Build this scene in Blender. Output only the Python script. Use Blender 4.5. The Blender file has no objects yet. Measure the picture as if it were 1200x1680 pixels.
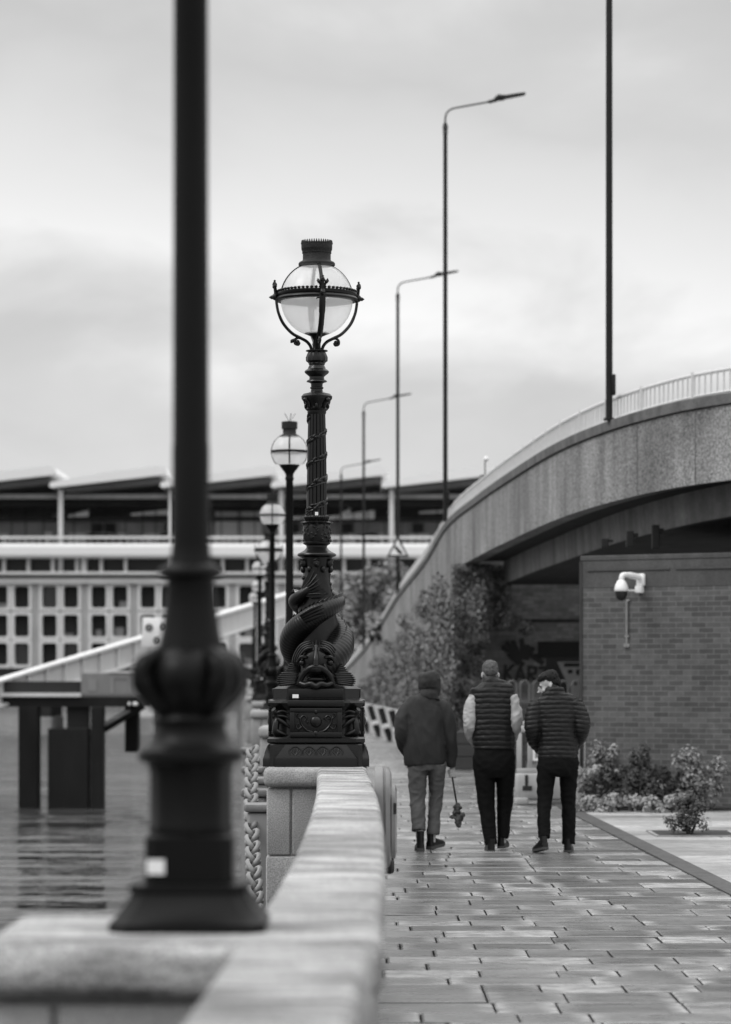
import bpy, bmesh, math, random
from mathutils import Vector, Matrix, noise
from math import sin, cos, pi, radians as R

C = bpy.context.scene
random.seed(7)
# ------------------------------------------------------------------ camera
F = 4500.0
cam_d = bpy.data.cameras.new('camera'); cam = bpy.data.objects.new('camera', cam_d)
C.collection.objects.link(cam); C.camera = cam
cam.location = (0, 0, 1.71); cam.rotation_euler = (R(90), 0, 0)
cam_d.sensor_fit = 'HORIZONTAL'; cam_d.sensor_width = 36.0; cam_d.lens = 36.0*F/1200
cam_d.shift_y = 260/1200.0
cam_d.clip_start = 0.3; cam_d.clip_end = 6000
cam_d.dof.use_dof = True; cam_d.dof.focus_distance = 19.8; cam_d.dof.aperture_fstop = 3.5
# ------------------------------------------------------------------ world
SUN_EL, SUN_AZ = 45, -108          # azimuth measured from +Y towards +X
w = bpy.data.worlds.new('World'); C.world = w; w.use_nodes = True
nt = w.node_tree; nt.nodes.clear(); N = nt.nodes.new; L = nt.links.new
out = N('ShaderNodeOutputWorld'); bg = N('ShaderNodeBackground'); L(bg.outputs[0], out.inputs[0])
sky = N('ShaderNodeTexSky'); sky.sky_type = 'NISHITA'; sky.sun_disc = False
sky.sun_elevation = R(SUN_EL); sky.sun_rotation = R(SUN_AZ)
bw = N('ShaderNodeRGBToBW'); L(sky.outputs[0], bw.inputs[0])
tc = N('ShaderNodeTexCoord'); sp = N('ShaderNodeSeparateXYZ'); L(tc.outputs['Generated'], sp.inputs[0])
mp = N('ShaderNodeMapping'); mp.inputs['Scale'].default_value = (4.2, 4.2, 7.5); mp.inputs['Location'].default_value = (3.1, 1.7, 0.35)
L(tc.outputs['Generated'], mp.inputs[0])
nz = N('ShaderNodeTexNoise'); nz.inputs['Scale'].default_value = 2.2; nz.inputs['Detail'].default_value = 7; nz.inputs['Roughness'].default_value = .52
nz.inputs['Distortion'].default_value = .3
L(mp.outputs[0], nz.inputs[0])
# the overcast's brightness with height (fraction of the clouds' own brightness)
rp = N('ShaderNodeValToRGB'); cr = rp.color_ramp
stops = [(0.0, .66), (.07, .66), (.10, .64), (.125, .74), (.152, .86), (.18, .74), (.205, .62), (.24, .60), (.42, .95), (.65, 1.7), (1.0, 2.2)]
while len(cr.elements) < len(stops): cr.elements.new(.5)
for e, (p, v) in zip(cr.elements, stops): e.position = p; e.color = (v, v, v, 1)
# slanted band: clouds drift up to the left
ad = N('ShaderNodeMath'); ad.operation = 'MULTIPLY_ADD'; ad.inputs[1].default_value = .10; L(sp.outputs[0], ad.inputs[0]); L(sp.outputs[2], ad.inputs[2])
nadd = N('ShaderNodeMath'); nadd.operation = 'MULTIPLY_ADD'; nadd.inputs[1].default_value = .14; nadd.inputs[2].default_value = -.07; L(nz.outputs[0], nadd.inputs[0])
ad2 = N('ShaderNodeMath'); ad2.operation = 'ADD'; L(ad.outputs[0], ad2.inputs[0]); L(nadd.outputs[0], ad2.inputs[1])
L(ad2.outputs[0], rp.inputs[0])
mn = N('ShaderNodeMapRange'); mn.inputs['From Min'].default_value = .3; mn.inputs['From Max'].default_value = .7
mn.inputs['To Min'].default_value = .88; mn.inputs['To Max'].default_value = 1.12; L(nz.outputs[0], mn.inputs[0])
mu = N('ShaderNodeMath'); mu.operation = 'MULTIPLY'; L(rp.outputs[0], mu.inputs[0]); L(mn.outputs[0], mu.inputs[1])
# clouds veil the clear sky: cloud radiance in units of the sky texture, world strength 0.1
m10 = N('ShaderNodeMath'); m10.operation = 'MULTIPLY'; m10.inputs[1].default_value = 9.6; L(mu.outputs[0], m10.inputs[0])
mix = N('ShaderNodeMix'); mix.data_type = 'FLOAT'; mix.inputs[0].default_value = .96
L(bw.outputs[0], mix.inputs[2]); L(m10.outputs[0], mix.inputs[3])
L(mix.outputs[0], bg.inputs[0]); bg.inputs[1].default_value = .1
# ------------------------------------------------------------------ sun, exposure
sd = bpy.data.lights.new('sun', 'SUN'); sd.energy = 1.25; sd.angle = R(22); sd.color = (1, 1, 1)
so = bpy.data.objects.new('sun', sd); C.collection.objects.link(so)
sv = Vector((sin(R(SUN_AZ))*cos(R(SUN_EL)), cos(R(SUN_AZ))*cos(R(SUN_EL)), sin(R(SUN_EL))))
so.rotation_euler = sv.to_track_quat('Z', 'Y').to_euler()
C.view_settings.view_transform = 'Standard'; C.view_settings.look = 'None'
C.view_settings.exposure = .14; C.view_settings.gamma = 1
C.render.engine = 'CYCLES'; C.cycles.max_bounces = 8; C.cycles.diffuse_bounces = 5; C.cycles.transparent_max_bounces = 12

# ------------------------------------------------------------------ materials (the picture is black and white: greys)
def gmath(nt, op, a, b=None, c=None):
    n = nt.nodes.new('ShaderNodeMath'); n.operation = op
    for i, v in enumerate((a, b, c)):
        if v is None: continue
        if isinstance(v, (int, float)): n.inputs[i].default_value = v
        else: nt.links.new(v, n.inputs[i])
    return n.outputs[0]
def noise_node(nt, scale, stretch=(1, 1, 1), detail=5, rough=.55, rot=(0, 0, 0)):
    t = nt.nodes.new('ShaderNodeTexCoord'); m = nt.nodes.new('ShaderNodeMapping')
    m.inputs['Scale'].default_value = stretch; m.inputs['Rotation'].default_value = rot
    n = nt.nodes.new('ShaderNodeTexNoise'); n.inputs['Scale'].default_value = scale; n.inputs['Detail'].default_value = detail; n.inputs['Roughness'].default_value = rough
    nt.links.new(t.outputs['Object'], m.inputs[0]); nt.links.new(m.outputs[0], n.inputs[0])
    return n.outputs[0]
def mat(name, v, rough=.6, layers=((4, .3, (1, 1, 1)),), bump=0, bscale=40, bstretch=(1, 1, 1), spec=.5, metal=0, island=0, rvar=0, dist=.01):
    m = bpy.data.materials.new(name); m.use_nodes = True; nt = m.node_tree
    b = nt.nodes['Principled BSDF']
    f = None
    for sc, amt, st in layers:
        n = noise_node(nt, sc, st)
        k = gmath(nt, 'MULTIPLY_ADD', n, 2*amt*1.6, 1-amt*1.6)
        f = k if f is None else gmath(nt, 'MULTIPLY', f, k)
    if island:
        g = nt.nodes.new('ShaderNodeNewGeometry')
        k = gmath(nt, 'MULTIPLY_ADD', g.outputs['Random Per Island'], 2*island, 1-island)
        f = k if f is None else gmath(nt, 'MULTIPLY', f, k)
    if f is None: b.inputs['Base Color'].default_value = (v, v, v, 1)
    else:
        f = gmath(nt, 'MULTIPLY', f, v); f = gmath(nt, 'MAXIMUM', f, v*.15)
        nt.links.new(f, b.inputs['Base Color'])
    b.inputs['Roughness'].default_value = rough; b.inputs['Metallic'].default_value = metal
    b.inputs['Specular IOR Level'].default_value = spec
    if rvar:
        n = noise_node(nt, 3, (1, 2.5, 1)); k = gmath(nt, 'MULTIPLY_ADD', n, 2*rvar, rough-rvar)
        nt.links.new(k, b.inputs['Roughness'])
    if bump:
        n = noise_node(nt, bscale, bstretch, 6); bp = nt.nodes.new('ShaderNodeBump')
        bp.inputs['Strength'].default_value = bump; bp.inputs['Distance'].default_value = dist
        nt.links.new(n, bp.inputs['Height']); nt.links.new(bp.outputs[0], b.inputs['Normal'])
    return m
def brick_mat(name, v, mortar, bw=.225, bh=.075, soot=.35, vert=True):
    m = bpy.data.materials.new(name); m.use_nodes = True; nt = m.node_tree; b = nt.nodes['Principled BSDF']
    t = nt.nodes.new('ShaderNodeTexCoord'); mpn = nt.nodes.new('ShaderNodeMapping')
    if vert: mpn.inputs['Rotation'].default_value = (R(-90), 0, 0)
    nt.links.new(t.outputs['Object'], mpn.inputs[0])
    br = nt.nodes.new('ShaderNodeTexBrick'); br.inputs['Scale'].default_value = 1
    br.inputs['Brick Width'].default_value = bw; br.inputs['Row Height'].default_value = bh; br.inputs['Mortar Size'].default_value = .006
    br.inputs['Color1'].default_value = (v*.72,)*3+(1,); br.inputs['Color2'].default_value = (v*1.35,)*3+(1,); br.inputs['Mortar'].default_value = (mortar,)*3+(1,)
    br.inputs['Bias'].default_value = -.1
    nt.links.new(mpn.outputs[0], br.inputs[0])
    n = noise_node(nt, .9); n2 = noise_node(nt, 9)
    k = gmath(nt, 'MULTIPLY', gmath(nt, 'MULTIPLY_ADD', n, 2*soot*1.5, 1-soot*1.5), gmath(nt, 'MULTIPLY_ADD', n2, .9, .55))
    mx = nt.nodes.new('ShaderNodeVectorMath'); mx.operation = 'SCALE'; nt.links.new(br.outputs[0], mx.inputs[0]); nt.links.new(k, mx.inputs['Scale'])
    nt.links.new(mx.outputs[0], b.inputs['Base Color']); b.inputs['Roughness'].default_value = .85
    bp = nt.nodes.new('ShaderNodeBump'); bp.inputs['Strength'].default_value = .6; bp.inputs['Distance'].default_value = .008; bp.invert = True
    nt.links.new(br.outputs['Fac'], bp.inputs['Height']); nt.links.new(bp.outputs[0], b.inputs['Normal'])
    return m
M = {}
M['iron'] = mat('black painted cast iron', .005, .30, ((14, .25, (1, 1, 1)),), bump=.35, bscale=110, spec=.32, dist=.003)
M['iron_soft'] = mat('black painted iron column', .0045, .42, ((5, .2, (1, 1, 1)),), spec=.13)
M['iron_worn'] = mat('worn black cap', .012, .6, ((9, .5, (1, 1, 1)),), bump=.4, bscale=60, spec=.3)
M['granite'] = mat('speckled grey granite', .30, .75, ((130, .62, (1, 1, 1)), (3, .22, (1, 1, 1))), bump=.5, bscale=150, dist=.004)
M['granite_top'] = mat('weathered pale granite coping', .30, .75, ((100, .8, (1, .5, 1)), (12, .9, (.4, 3.0, 1)), (3.0, 1.0, (.5, 1.8, 1)), (.7, .4, (1, 1, 1))), bump=1.0, bscale=45, bstretch=(.5, 2, 1), dist=.014, spec=.25)
M['wall_wet'] = mat('stained river wall', .16, .5, ((1.4, .4, (1, 1, .5)), (12, .3, (1, 1, .3))), bump=.5, bscale=20)
M['slab'] = mat('riven york stone paving', .112, .30, ((6, .35, (1, 1, 1)), (1.3, .5, (.6, 1.6, 1)), (45, .35, (1, 1, 1))), bump=.4, bscale=14, island=.30, rvar=.2, dist=.007, spec=.7)
M['slab_pale'] = mat('pale paving', .32, .42, ((6, .3, (1, 1, 1)), (1.5, .4, (.6, 1.6, 1)), (45, .25, (1, 1, 1))), bump=.4, bscale=20, island=.25, rvar=.2, dist=.006, spec=.5)
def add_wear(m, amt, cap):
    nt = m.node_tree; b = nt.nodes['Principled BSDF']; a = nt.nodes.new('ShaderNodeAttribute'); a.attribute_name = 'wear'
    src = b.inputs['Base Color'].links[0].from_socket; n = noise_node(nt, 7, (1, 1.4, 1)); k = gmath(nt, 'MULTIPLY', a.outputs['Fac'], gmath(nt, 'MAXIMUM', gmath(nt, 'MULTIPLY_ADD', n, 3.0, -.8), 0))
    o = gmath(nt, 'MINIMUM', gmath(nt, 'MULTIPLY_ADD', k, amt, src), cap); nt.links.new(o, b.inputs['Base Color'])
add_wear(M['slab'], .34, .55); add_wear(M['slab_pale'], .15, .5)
M['joint'] = mat('dark mortar joints', .07, .8, ((20, .3, (1, 1, 1)),))
M['kerb'] = mat('dark kerb strip', .065, .6, ((20, .4, (1, 1, 1)), (3, .3, (1, 1, 1))), bump=.4, bscale=60, spec=.3)
M['ground'] = mat('ground', .2, .8, ((.5, .3, (1, 1, 1)),))
M['concrete'] = mat('weathered exposed aggregate concrete', .215, .9, ((30, .95, (1, 1, 1)), (1.1, .5, (1, 1, .5)), (4, .32, (1, 1, .05)), (.35, .4, (1, 1, .3))), bump=.9, bscale=40, dist=.016, spec=.15)
M['conc_plain'] = mat('plain concrete', .24, .85, ((7, .2, (1, 1, 1)), (3, .5, (1, 1, .08)), (40, .2, (1, 1, 1))), bump=.2, bscale=30, spec=.2)
M['conc_dark'] = mat('dark concrete with soffit shade', .05, .9, ((3, .3, (1, 1, 1)),), spec=.1)  # shade under the ramp is put into this colour; also used on dark trim
M['cope_conc'] = mat('concrete coping', .13, .85, ((5, .5, (1, 1, .4)), (40, .3, (1, 1, 1))), bump=.5, bscale=50, spec=.15)
M['rail'] = mat('pale grey railing paint', .62, .45, ((20, .1, (1, 1, 1)),))
M['pole'] = mat('weathered lamp column', .010, .5, ((9, .6, (1, 1, .25)), (30, .4, (1, 1, .4))), spec=.25)
M['pole_arm'] = mat('grey lamp bracket', .07, .45, ((20, .2, (1, 1, 1)),), metal=.3)
M['brick'] = brick_mat('dark brickwork', .078, .13, bw=.205, bh=.066, soot=.35)
M['brick_dk'] = brick_mat('sooty brickwork', .24, .20, soot=.3)
M['band'] = mat('rendered band', .075, .85, ((3, .4, (1, 1, .3)), (30, .25, (1, 1, 1))), bump=.3, bscale=30, spec=.2)
M['white'] = mat('white paint', .78, .35, ((15, .05, (1, 1, 1)),))
M['cream'] = mat('pale grey cladding', .62, .5, ((.5, .12, (1, 1, 1)), (4, .06, (1, 1, .2))))
M['mid'] = mat('mid grey cladding', .22, .6, ((.6, .3, (1, 1, 1)), (3, .2, (1, 1, .3))))
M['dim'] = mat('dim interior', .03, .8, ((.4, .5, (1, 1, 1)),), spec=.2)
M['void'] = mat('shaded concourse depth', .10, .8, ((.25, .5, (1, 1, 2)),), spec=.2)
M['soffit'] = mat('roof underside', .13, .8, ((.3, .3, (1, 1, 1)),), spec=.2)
M['pane2'] = mat('dim reflecting glass', .035, .25, ((.4, .5, (1, 1, 1)),))
M['dark'] = mat('dark void', .012, .6, ((2, .3, (1, 1, 1)),))
M['black'] = mat('near black', .006, .7, ())
M['gangway'] = mat('pale painted steel girder', .48, .5, ((.8, .15, (1, 1, 1)), (6, .08, (1, 1, .2))))
M['jetty'] = mat('grey timber jetty', .2, .7, ((1.2, .3, (1, 1, .4)),))
M['pile'] = mat('tarred pile', .012, .7, ((2, .4, (1, 1, .3)),), spec=.2)
M['leaf'] = mat('ivy leaf', .17, .55, (), island=.75, spec=.3)
M['leaf_dk'] = mat('dark shrub leaf', .035, .5, (), island=.7, spec=.4)
M['leaf_lt'] = mat('pale ground cover leaf', .26, .5, (), island=.5, spec=.4)
M['leaf_tree'] = mat('tree leaf', .19, .6, (), island=.7, spec=.3)
M['stem'] = mat('plant stem', .05, .8, ((8, .3, (1, 1, 1)),))
M['soil'] = mat('planting soil', .03, .9, ((10, .4, (1, 1, 1)),), bump=.6, bscale=20)
M['barrier'] = mat('grey plastic barrier', .36, .55, ((5, .2, (1, 1, 1)), (2, .25, (1, 1, 1))))
M['housing'] = mat('grey moulded plastic', .17, .35, ((4, .15, (1, 1, 1)), (25, .1, (1, 1, 1))))
M['rubber'] = mat('black rubber', .01, .5, ())
M['skin'] = mat('skin', .36, .55, ((12, .08, (1, 1, 1)),), spec=.3)
M['hair'] = mat('dark hair', .008, .6, ((60, .5, (1, 1, 1)),), bump=.8, bscale=120, spec=.2)
M['hair_br'] = mat('brown hair', .075, .6, ((70, .7, (1, 1, .35)),), bump=.8, bscale=110, spec=.2)
M['shell'] = mat('dark rain jacket cloth', .024, .65, ((6, .2, (1, 1, 1)),), bump=.15, bscale=12, spec=.18)
M['puffer'] = mat('black quilted nylon', .009, .5, ((8, .15, (1, 1, 1)),), bump=.25, bscale=22, spec=.25)
M['shirt'] = mat('pale shirt cloth', .36, .85, ((10, .12, (1, 1, 1)),), bump=.3, bscale=14, spec=.2)
M['trouser'] = mat('grey cotton trousers', .088, .85, ((10, .15, (1, 1, 1)),), bump=.2, bscale=60, spec=.1)
M['trouser_bk'] = mat('black trousers', .006, .8, ((10, .2, (1, 1, 1)),), spec=.08)
M['shoe'] = mat('black leather shoe', .006, .35, ((10, .2, (1, 1, 1)),), spec=.3)
M['sole'] = mat('shoe sole', .05, .6, ())
M['paint_dk'] = mat('graffiti paint', .012, .6, ((8, .3, (1, 1, 1)),))
M['hoop'] = mat('grey hoop rail paint', .17, .5, ((10, .2, (1, 1, 1)),))
M['ply'] = mat('pale hoarding board', .42, .7, ((2, .2, (1, 1, 1)), (9, .15, (.3, 1, 1))))
M['plank'] = mat('dark timber planks', .06, .75, ((3, .3, (.3, 1, 3)),), bump=.3, bscale=14)
def glass_globe():
    m = bpy.data.materials.new('frosted lamp glass'); m.use_nodes = True; nt = m.node_tree; nt.nodes.clear()
    o = nt.nodes.new('ShaderNodeOutputMaterial'); tr = nt.nodes.new('ShaderNodeBsdfTransparent'); tl = nt.nodes.new('ShaderNodeBsdfTranslucent')
    df = nt.nodes.new('ShaderNodeBsdfDiffuse'); gl = nt.nodes.new('ShaderNodeBsdfGlossy'); gl.inputs['Roughness'].default_value = .3
    n = noise_node(nt, 5); n2 = noise_node(nt, 30)
    k = gmath(nt, 'MULTIPLY_ADD', n, .24, .86); k = gmath(nt, 'MINIMUM', k, .985)
    for s in (tl, df): nt.links.new(k, s.inputs[0])
    tr.inputs[0].default_value = (.99, .99, .99, 1)
    m1 = nt.nodes.new('ShaderNodeMixShader'); m1.inputs[0].default_value = .18; nt.links.new(tl.outputs[0], m1.inputs[1]); nt.links.new(df.outputs[0], m1.inputs[2])
    m2 = nt.nodes.new('ShaderNodeMixShader'); m2.inputs[0].default_value = .55; nt.links.new(tr.outputs[0], m2.inputs[1]); nt.links.new(m1.outputs[0], m2.inputs[2])
    lw = nt.nodes.new('ShaderNodeLayerWeight'); lw.inputs[0].default_value = .5; fz = gmath(nt, 'MULTIPLY_ADD', gmath(nt, 'POWER', lw.outputs['Facing'], 3.5), .35, .03)
    m3 = nt.nodes.new('ShaderNodeMixShader'); nt.links.new(fz, m3.inputs[0]); nt.links.new(m2.outputs[0], m3.inputs[1]); nt.links.new(gl.outputs[0], m3.inputs[2])
    nt.links.new(m3.outputs[0], o.inputs[0]); return m
M['globe'] = glass_globe()
def water_mat():
    m = bpy.data.materials.new('river water'); m.use_nodes = True; nt = m.node_tree; b = nt.nodes['Principled BSDF']
    b.inputs['Base Color'].default_value = (.045, .045, .045, 1); b.inputs['Roughness'].default_value = .07; b.inputs['IOR'].default_value = 1.33
    a = noise_node(nt, .9, (.30, .8, 1), 2); c = noise_node(nt, 2.4, (.4, 1.0, 1), 1.5); d = noise_node(nt, .14, (.4, 1.2, 1), 2)
    h = gmath(nt, 'MULTIPLY_ADD', a, 1.0, gmath(nt, 'MULTIPLY', c, .22)); h = gmath(nt, 'MULTIPLY_ADD', d, 2.6, h)
    bp = nt.nodes.new('ShaderNodeBump'); bp.inputs['Strength'].default_value = 1.0; bp.inputs['Distance'].default_value = .55
    nt.links.new(h, bp.inputs['Height']); nt.links.new(bp.outputs[0], b.inputs['Normal'])
    return m
M['water'] = water_mat()

# ------------------------------------------------------------------ mesh helpers
class MB:
    def __init__(s): s.bm = bmesh.new()
    def face(s, pts):
        vs = [s.bm.verts.new(p) for p in pts]
        try: return s.bm.faces.new(vs)
        except ValueError: return None
    def box(s, x0, x1, y0, y1, z0, z1, bev=0, mtx=None):
        bev = min(bev, (x1-x0)*.45, (y1-y0)*.45, (z1-z0)*.45)
        if bev <= 0:
            c = [(x0, y0), (x1, y0), (x1, y1), (x0, y1)]; rings = [[(x, y, z) for x, y in c] for z in (z0, z1)]
        else:
            def P(i): return [(x0+i, y0+bev), (x0+bev, y0+i), (x1-bev, y0+i), (x1-i, y0+bev), (x1-i, y1-bev), (x1-bev, y1-i), (x0+bev, y1-i), (x0+i, y1-bev)]
            def Q(i): return [(x0+i, y0+i), (x0+i, y0+i), (x1-i, y0+i), (x1-i, y0+i), (x1-i, y1-i), (x1-i, y1-i), (x0+i, y1-i), (x0+i, y1-i)]
            k = bev*.3
            def O(i, c): return [(x0+i, y0+c), (x0+c, y0+i), (x1-c, y0+i), (x1-i, y0+c), (x1-i, y1-c), (x1-c, y1-i), (x0+c, y1-i), (x0+i, y1-c)]
            rings = [[(x, y, z) for x, y in O(i, c)] for i, c, z in ((bev, bev*1.3, z0), (k, bev, z0+k), (0, bev*.8, z0+bev), (0, bev*.8, z1-bev), (k, bev, z1-k), (bev, bev*1.3, z1))]
        if mtx is not None: rings = [[mtx @ Vector(p) for p in r] for r in rings]
        return s.loft(rings)
    def loft(s, rings, caps=True, closed=True):
        vr = [[s.bm.verts.new(p) for p in r] for r in rings]
        n = len(vr[0])
        for a, b in zip(vr, vr[1:]):
            for i in range(n if closed else n-1):
                j = (i+1) % n
                s.bm.faces.new((a[i], a[j], b[j], b[i]))
        if caps and closed:
            s.bm.faces.new(list(reversed(vr[0]))); s.bm.faces.new(vr[-1])
        return s
    def lathe(s, prof, seg=32, c=(0, 0), mod=None, caps=True, rot=0):
        rings = []
        for r, z in prof:
            ring = []
            for i in range(seg):
                t = 2*pi*i/seg+rot; rr = r*(mod(t, z) if mod else 1)
                ring.append((c[0]+rr*cos(t), c[1]+rr*sin(t), z))
            rings.append(ring)
        return s.loft(rings, caps)
    def polyl(s, prof, fn, caps=True):           # prof (hw, z); fn(hw) -> xy polygon
        return s.loft([[(x, y, z) for x, y in fn(h)] for h, z in prof], caps)
    def tube(s, pts, rad, seg=8, caps=True, up=None):
        pts = [Vector(p) for p in pts]; n = len(pts); rings = []
        if not isinstance(rad, (list, tuple)): rad = [rad]*n
        u = None
        for i, p in enumerate(pts):
            t = (pts[min(i+1, n-1)]-pts[max(i-1, 0)]).normalized()
            if u is None:
                a = Vector(up) if up else (Vector((1, 0, 0)) if abs(t.x) < .9 else Vector((0, 1, 0)))
                u = (a-t*a.dot(t)).normalized()
            else: u = (u-t*u.dot(t)).normalized()
            v = t.cross(u); r = rad[i]
            ra, rb = r if isinstance(r, (list, tuple)) else (r, r)
            rings.append([p+u*(ra*cos(2*pi*k/seg))+v*(rb*sin(2*pi*k/seg)) for k in range(seg)])
        return s.loft(rings, caps)
    def ell(s, c, r, seg=12, rings=8, mtx=None):
        c = Vector(c); rr = []
        for k in range(1, rings):
            a = -pi/2+pi*k/rings; rr.append([Vector((r[0]*cos(a)*cos(2*pi*i/seg), r[1]*cos(a)*sin(2*pi*i/seg), r[2]*sin(a))) for i in range(seg)])
        lo, hi = Vector((0, 0, -r[2])), Vector((0, 0, r[2]))
        f = (lambda p: c+(mtx @ p)) if mtx is not None else (lambda p: c+p)
        V = [[s.bm.verts.new(f(p)) for p in q] for q in rr]; a = s.bm.verts.new(f(lo)); b = s.bm.verts.new(f(hi))
        for i in range(seg):
            j = (i+1) % seg
            s.bm.faces.new((a, V[0][j], V[0][i])); s.bm.faces.new((b, V[-1][i], V[-1][j]))
            for p, q in zip(V, V[1:]): s.bm.faces.new((p[i], p[j], q[j], q[i]))
        return s
    def prism(s, poly, lo, hi, axis='y'):        # poly in the other two axes
        f = {'y': lambda a, b, h: (a, h, b), 'x': lambda a, b, h: (h, a, b), 'z': lambda a, b, h: (a, b, h)}[axis]
        return s.loft([[f(a, b, lo) for a, b in poly], [f(a, b, hi) for a, b in poly]])
    def ring_frame(s, cx, cz, W, H, w2, h2, r, y0, y1, n=4):   # plate with a rounded hole, in the XZ plane
        inn, outp = [], []
        for q, (sx, sz) in enumerate(((1, 1), (-1, 1), (-1, -1), (1, -1))):
            for k in range(n+1):
                a = q*pi/2+pi/2*k/n
                inn.append((cx+sx*(w2-r)+r*cos(a), cz+sz*(h2-r)+r*sin(a)))
                outp.append((cx+sx*W, cz+sz*H) if 0 < k < n else ((cx+sx*W, cz+sz*H)))
        # spread the outer points
        m = len(inn); o2 = []
        for x, z in inn:
            dx, dz = x-cx, z-cz; k = min(W/abs(dx) if dx else 1e9, H/abs(dz) if dz else 1e9); o2.append((cx+dx*k, cz+dz*k))
        rings = [[(x, y0, z) for x, z in o2], [(x, y0, z) for x, z in inn], [(x, y1, z) for x, z in inn]]
        s.loft(rings, caps=False)
        return s
    def build(s, name, m, parent=None, sharp=35, recalc=True, loc=None):
        if recalc: bmesh.ops.recalc_face_normals(s.bm, faces=s.bm.faces)
        me = bpy.data.meshes.new(name)
        if sharp:
            for f in s.bm.faces: f.smooth = True
        s.bm.to_mesh(me); s.bm.free()
        if sharp: me.set_sharp_from_angle(angle=R(sharp))
        me.materials.append(m)
        o = bpy.data.objects.new(name, me); C.collection.objects.link(o)
        if parent: o.parent = parent
        if loc: o.location = loc
        return o
def tag(o, label=None, cat=None, group=None, kind=None):
    if label: o['label'] = label
    if cat: o['category'] = cat
    if group: o['group'] = group
    if kind: o['kind'] = kind
    return o
def thing(name, label, cat, loc=(0, 0, 0), rz=0, group=None):
    o = bpy.data.objects.new(name, None); C.collection.objects.link(o); o.empty_display_size = .2
    o.location = loc; o.rotation_euler = (0, 0, rz)
    return tag(o, label, cat, group)
def copy_tree(o, parent=None):
    c = o.copy(); C.collection.objects.link(c); c.parent = parent
    for ch in list(o.children): copy_tree(ch, c)
    return c
def dup(root, loc, label, rz=0):
    c = copy_tree(root); c.location = loc; c.rotation_euler = (0, 0, rz); c['label'] = label
    return c
def at(px, py, d): return Vector(((px-600)*d/F, d, 1.71+(1100-py)*d/F))
def interp(tab, x):
    if x <= tab[0][0]: a, b = tab[0], tab[1]
    elif x >= tab[-1][0]: a, b = tab[-2], tab[-1]
    else:
        for a, b in zip(tab, tab[1:]):
            if a[0] <= x <= b[0]: break
    t = (x-a[0])/(b[0]-a[0]); return a[1]+(b[1]-a[1])*t
def catmull(pts, per=6):
    P = [Vector(p) for p in pts]; P = [2*P[0]-P[1]]+P+[2*P[-1]-P[-2]]; o = []
    for i in range(1, len(P)-2):
        a, b, c, d = P[i-1:i+3]
        for k in range(per):
            t = k/per
            o.append(.5*((2*b)+(c-a)*t+(2*a-5*b+4*c-d)*t*t+(3*b-a-3*c+d)*t**3))
    o.append(P[-2]); return o
def leaf(mb, p, nrm, size, rng, asp=.6):
    nrm = nrm.normalized(); a = Vector((rng.uniform(-1, 1), rng.uniform(-1, 1), rng.uniform(-1, .4))); u = (a-nrm*a.dot(nrm))
    if u.length < 1e-3: return
    u.normalize(); v = nrm.cross(u)
    mb.face([p-u*size*.5, p-v*size*asp*.5+nrm*size*.08, p+u*size*.5, p+v*size*asp*.5+nrm*size*.08])

# ================================================================== SETTING: ground, water, river wall
LAND = [(-8, -.95), (0, -.28), (3, -.10), (5, -.03), (6.5, .01), (7.5, .04), (8.3, .057), (9.7, .073), (11.6, .08), (13.5, .077), (15, .067), (17, .04), (18.4, .012), (19.7, -.005), (24, -.15), (33, -.55), (46.5, -1.22), (60, -1.77), (71, -2.37), (86, -3.0), (99.5, -3.62), (117, -4.44), (160, -6.6), (260, -11.6)]
WZ = 1.036; WATER = -3.0
mb = MB()
for (a, xa), (b, xb) in zip(LAND+[(3000, -148)], (LAND+[(3000, -148)])[1:]):
    mb.face([(xa-.15, a, -.035), (1800, a, -.035), (1800, b, -.035), (xb-.15, b, -.035)])
tag(mb.build('ground', M['ground'], sharp=0), kind='structure')
mb = MB(); mb.face([(-3500, -60, WATER), (400, -60, WATER), (400, 4500, WATER), (-3500, 4500, WATER)])
tag(mb.build('river_water', M['water'], sharp=0), kind='structure')
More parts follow.
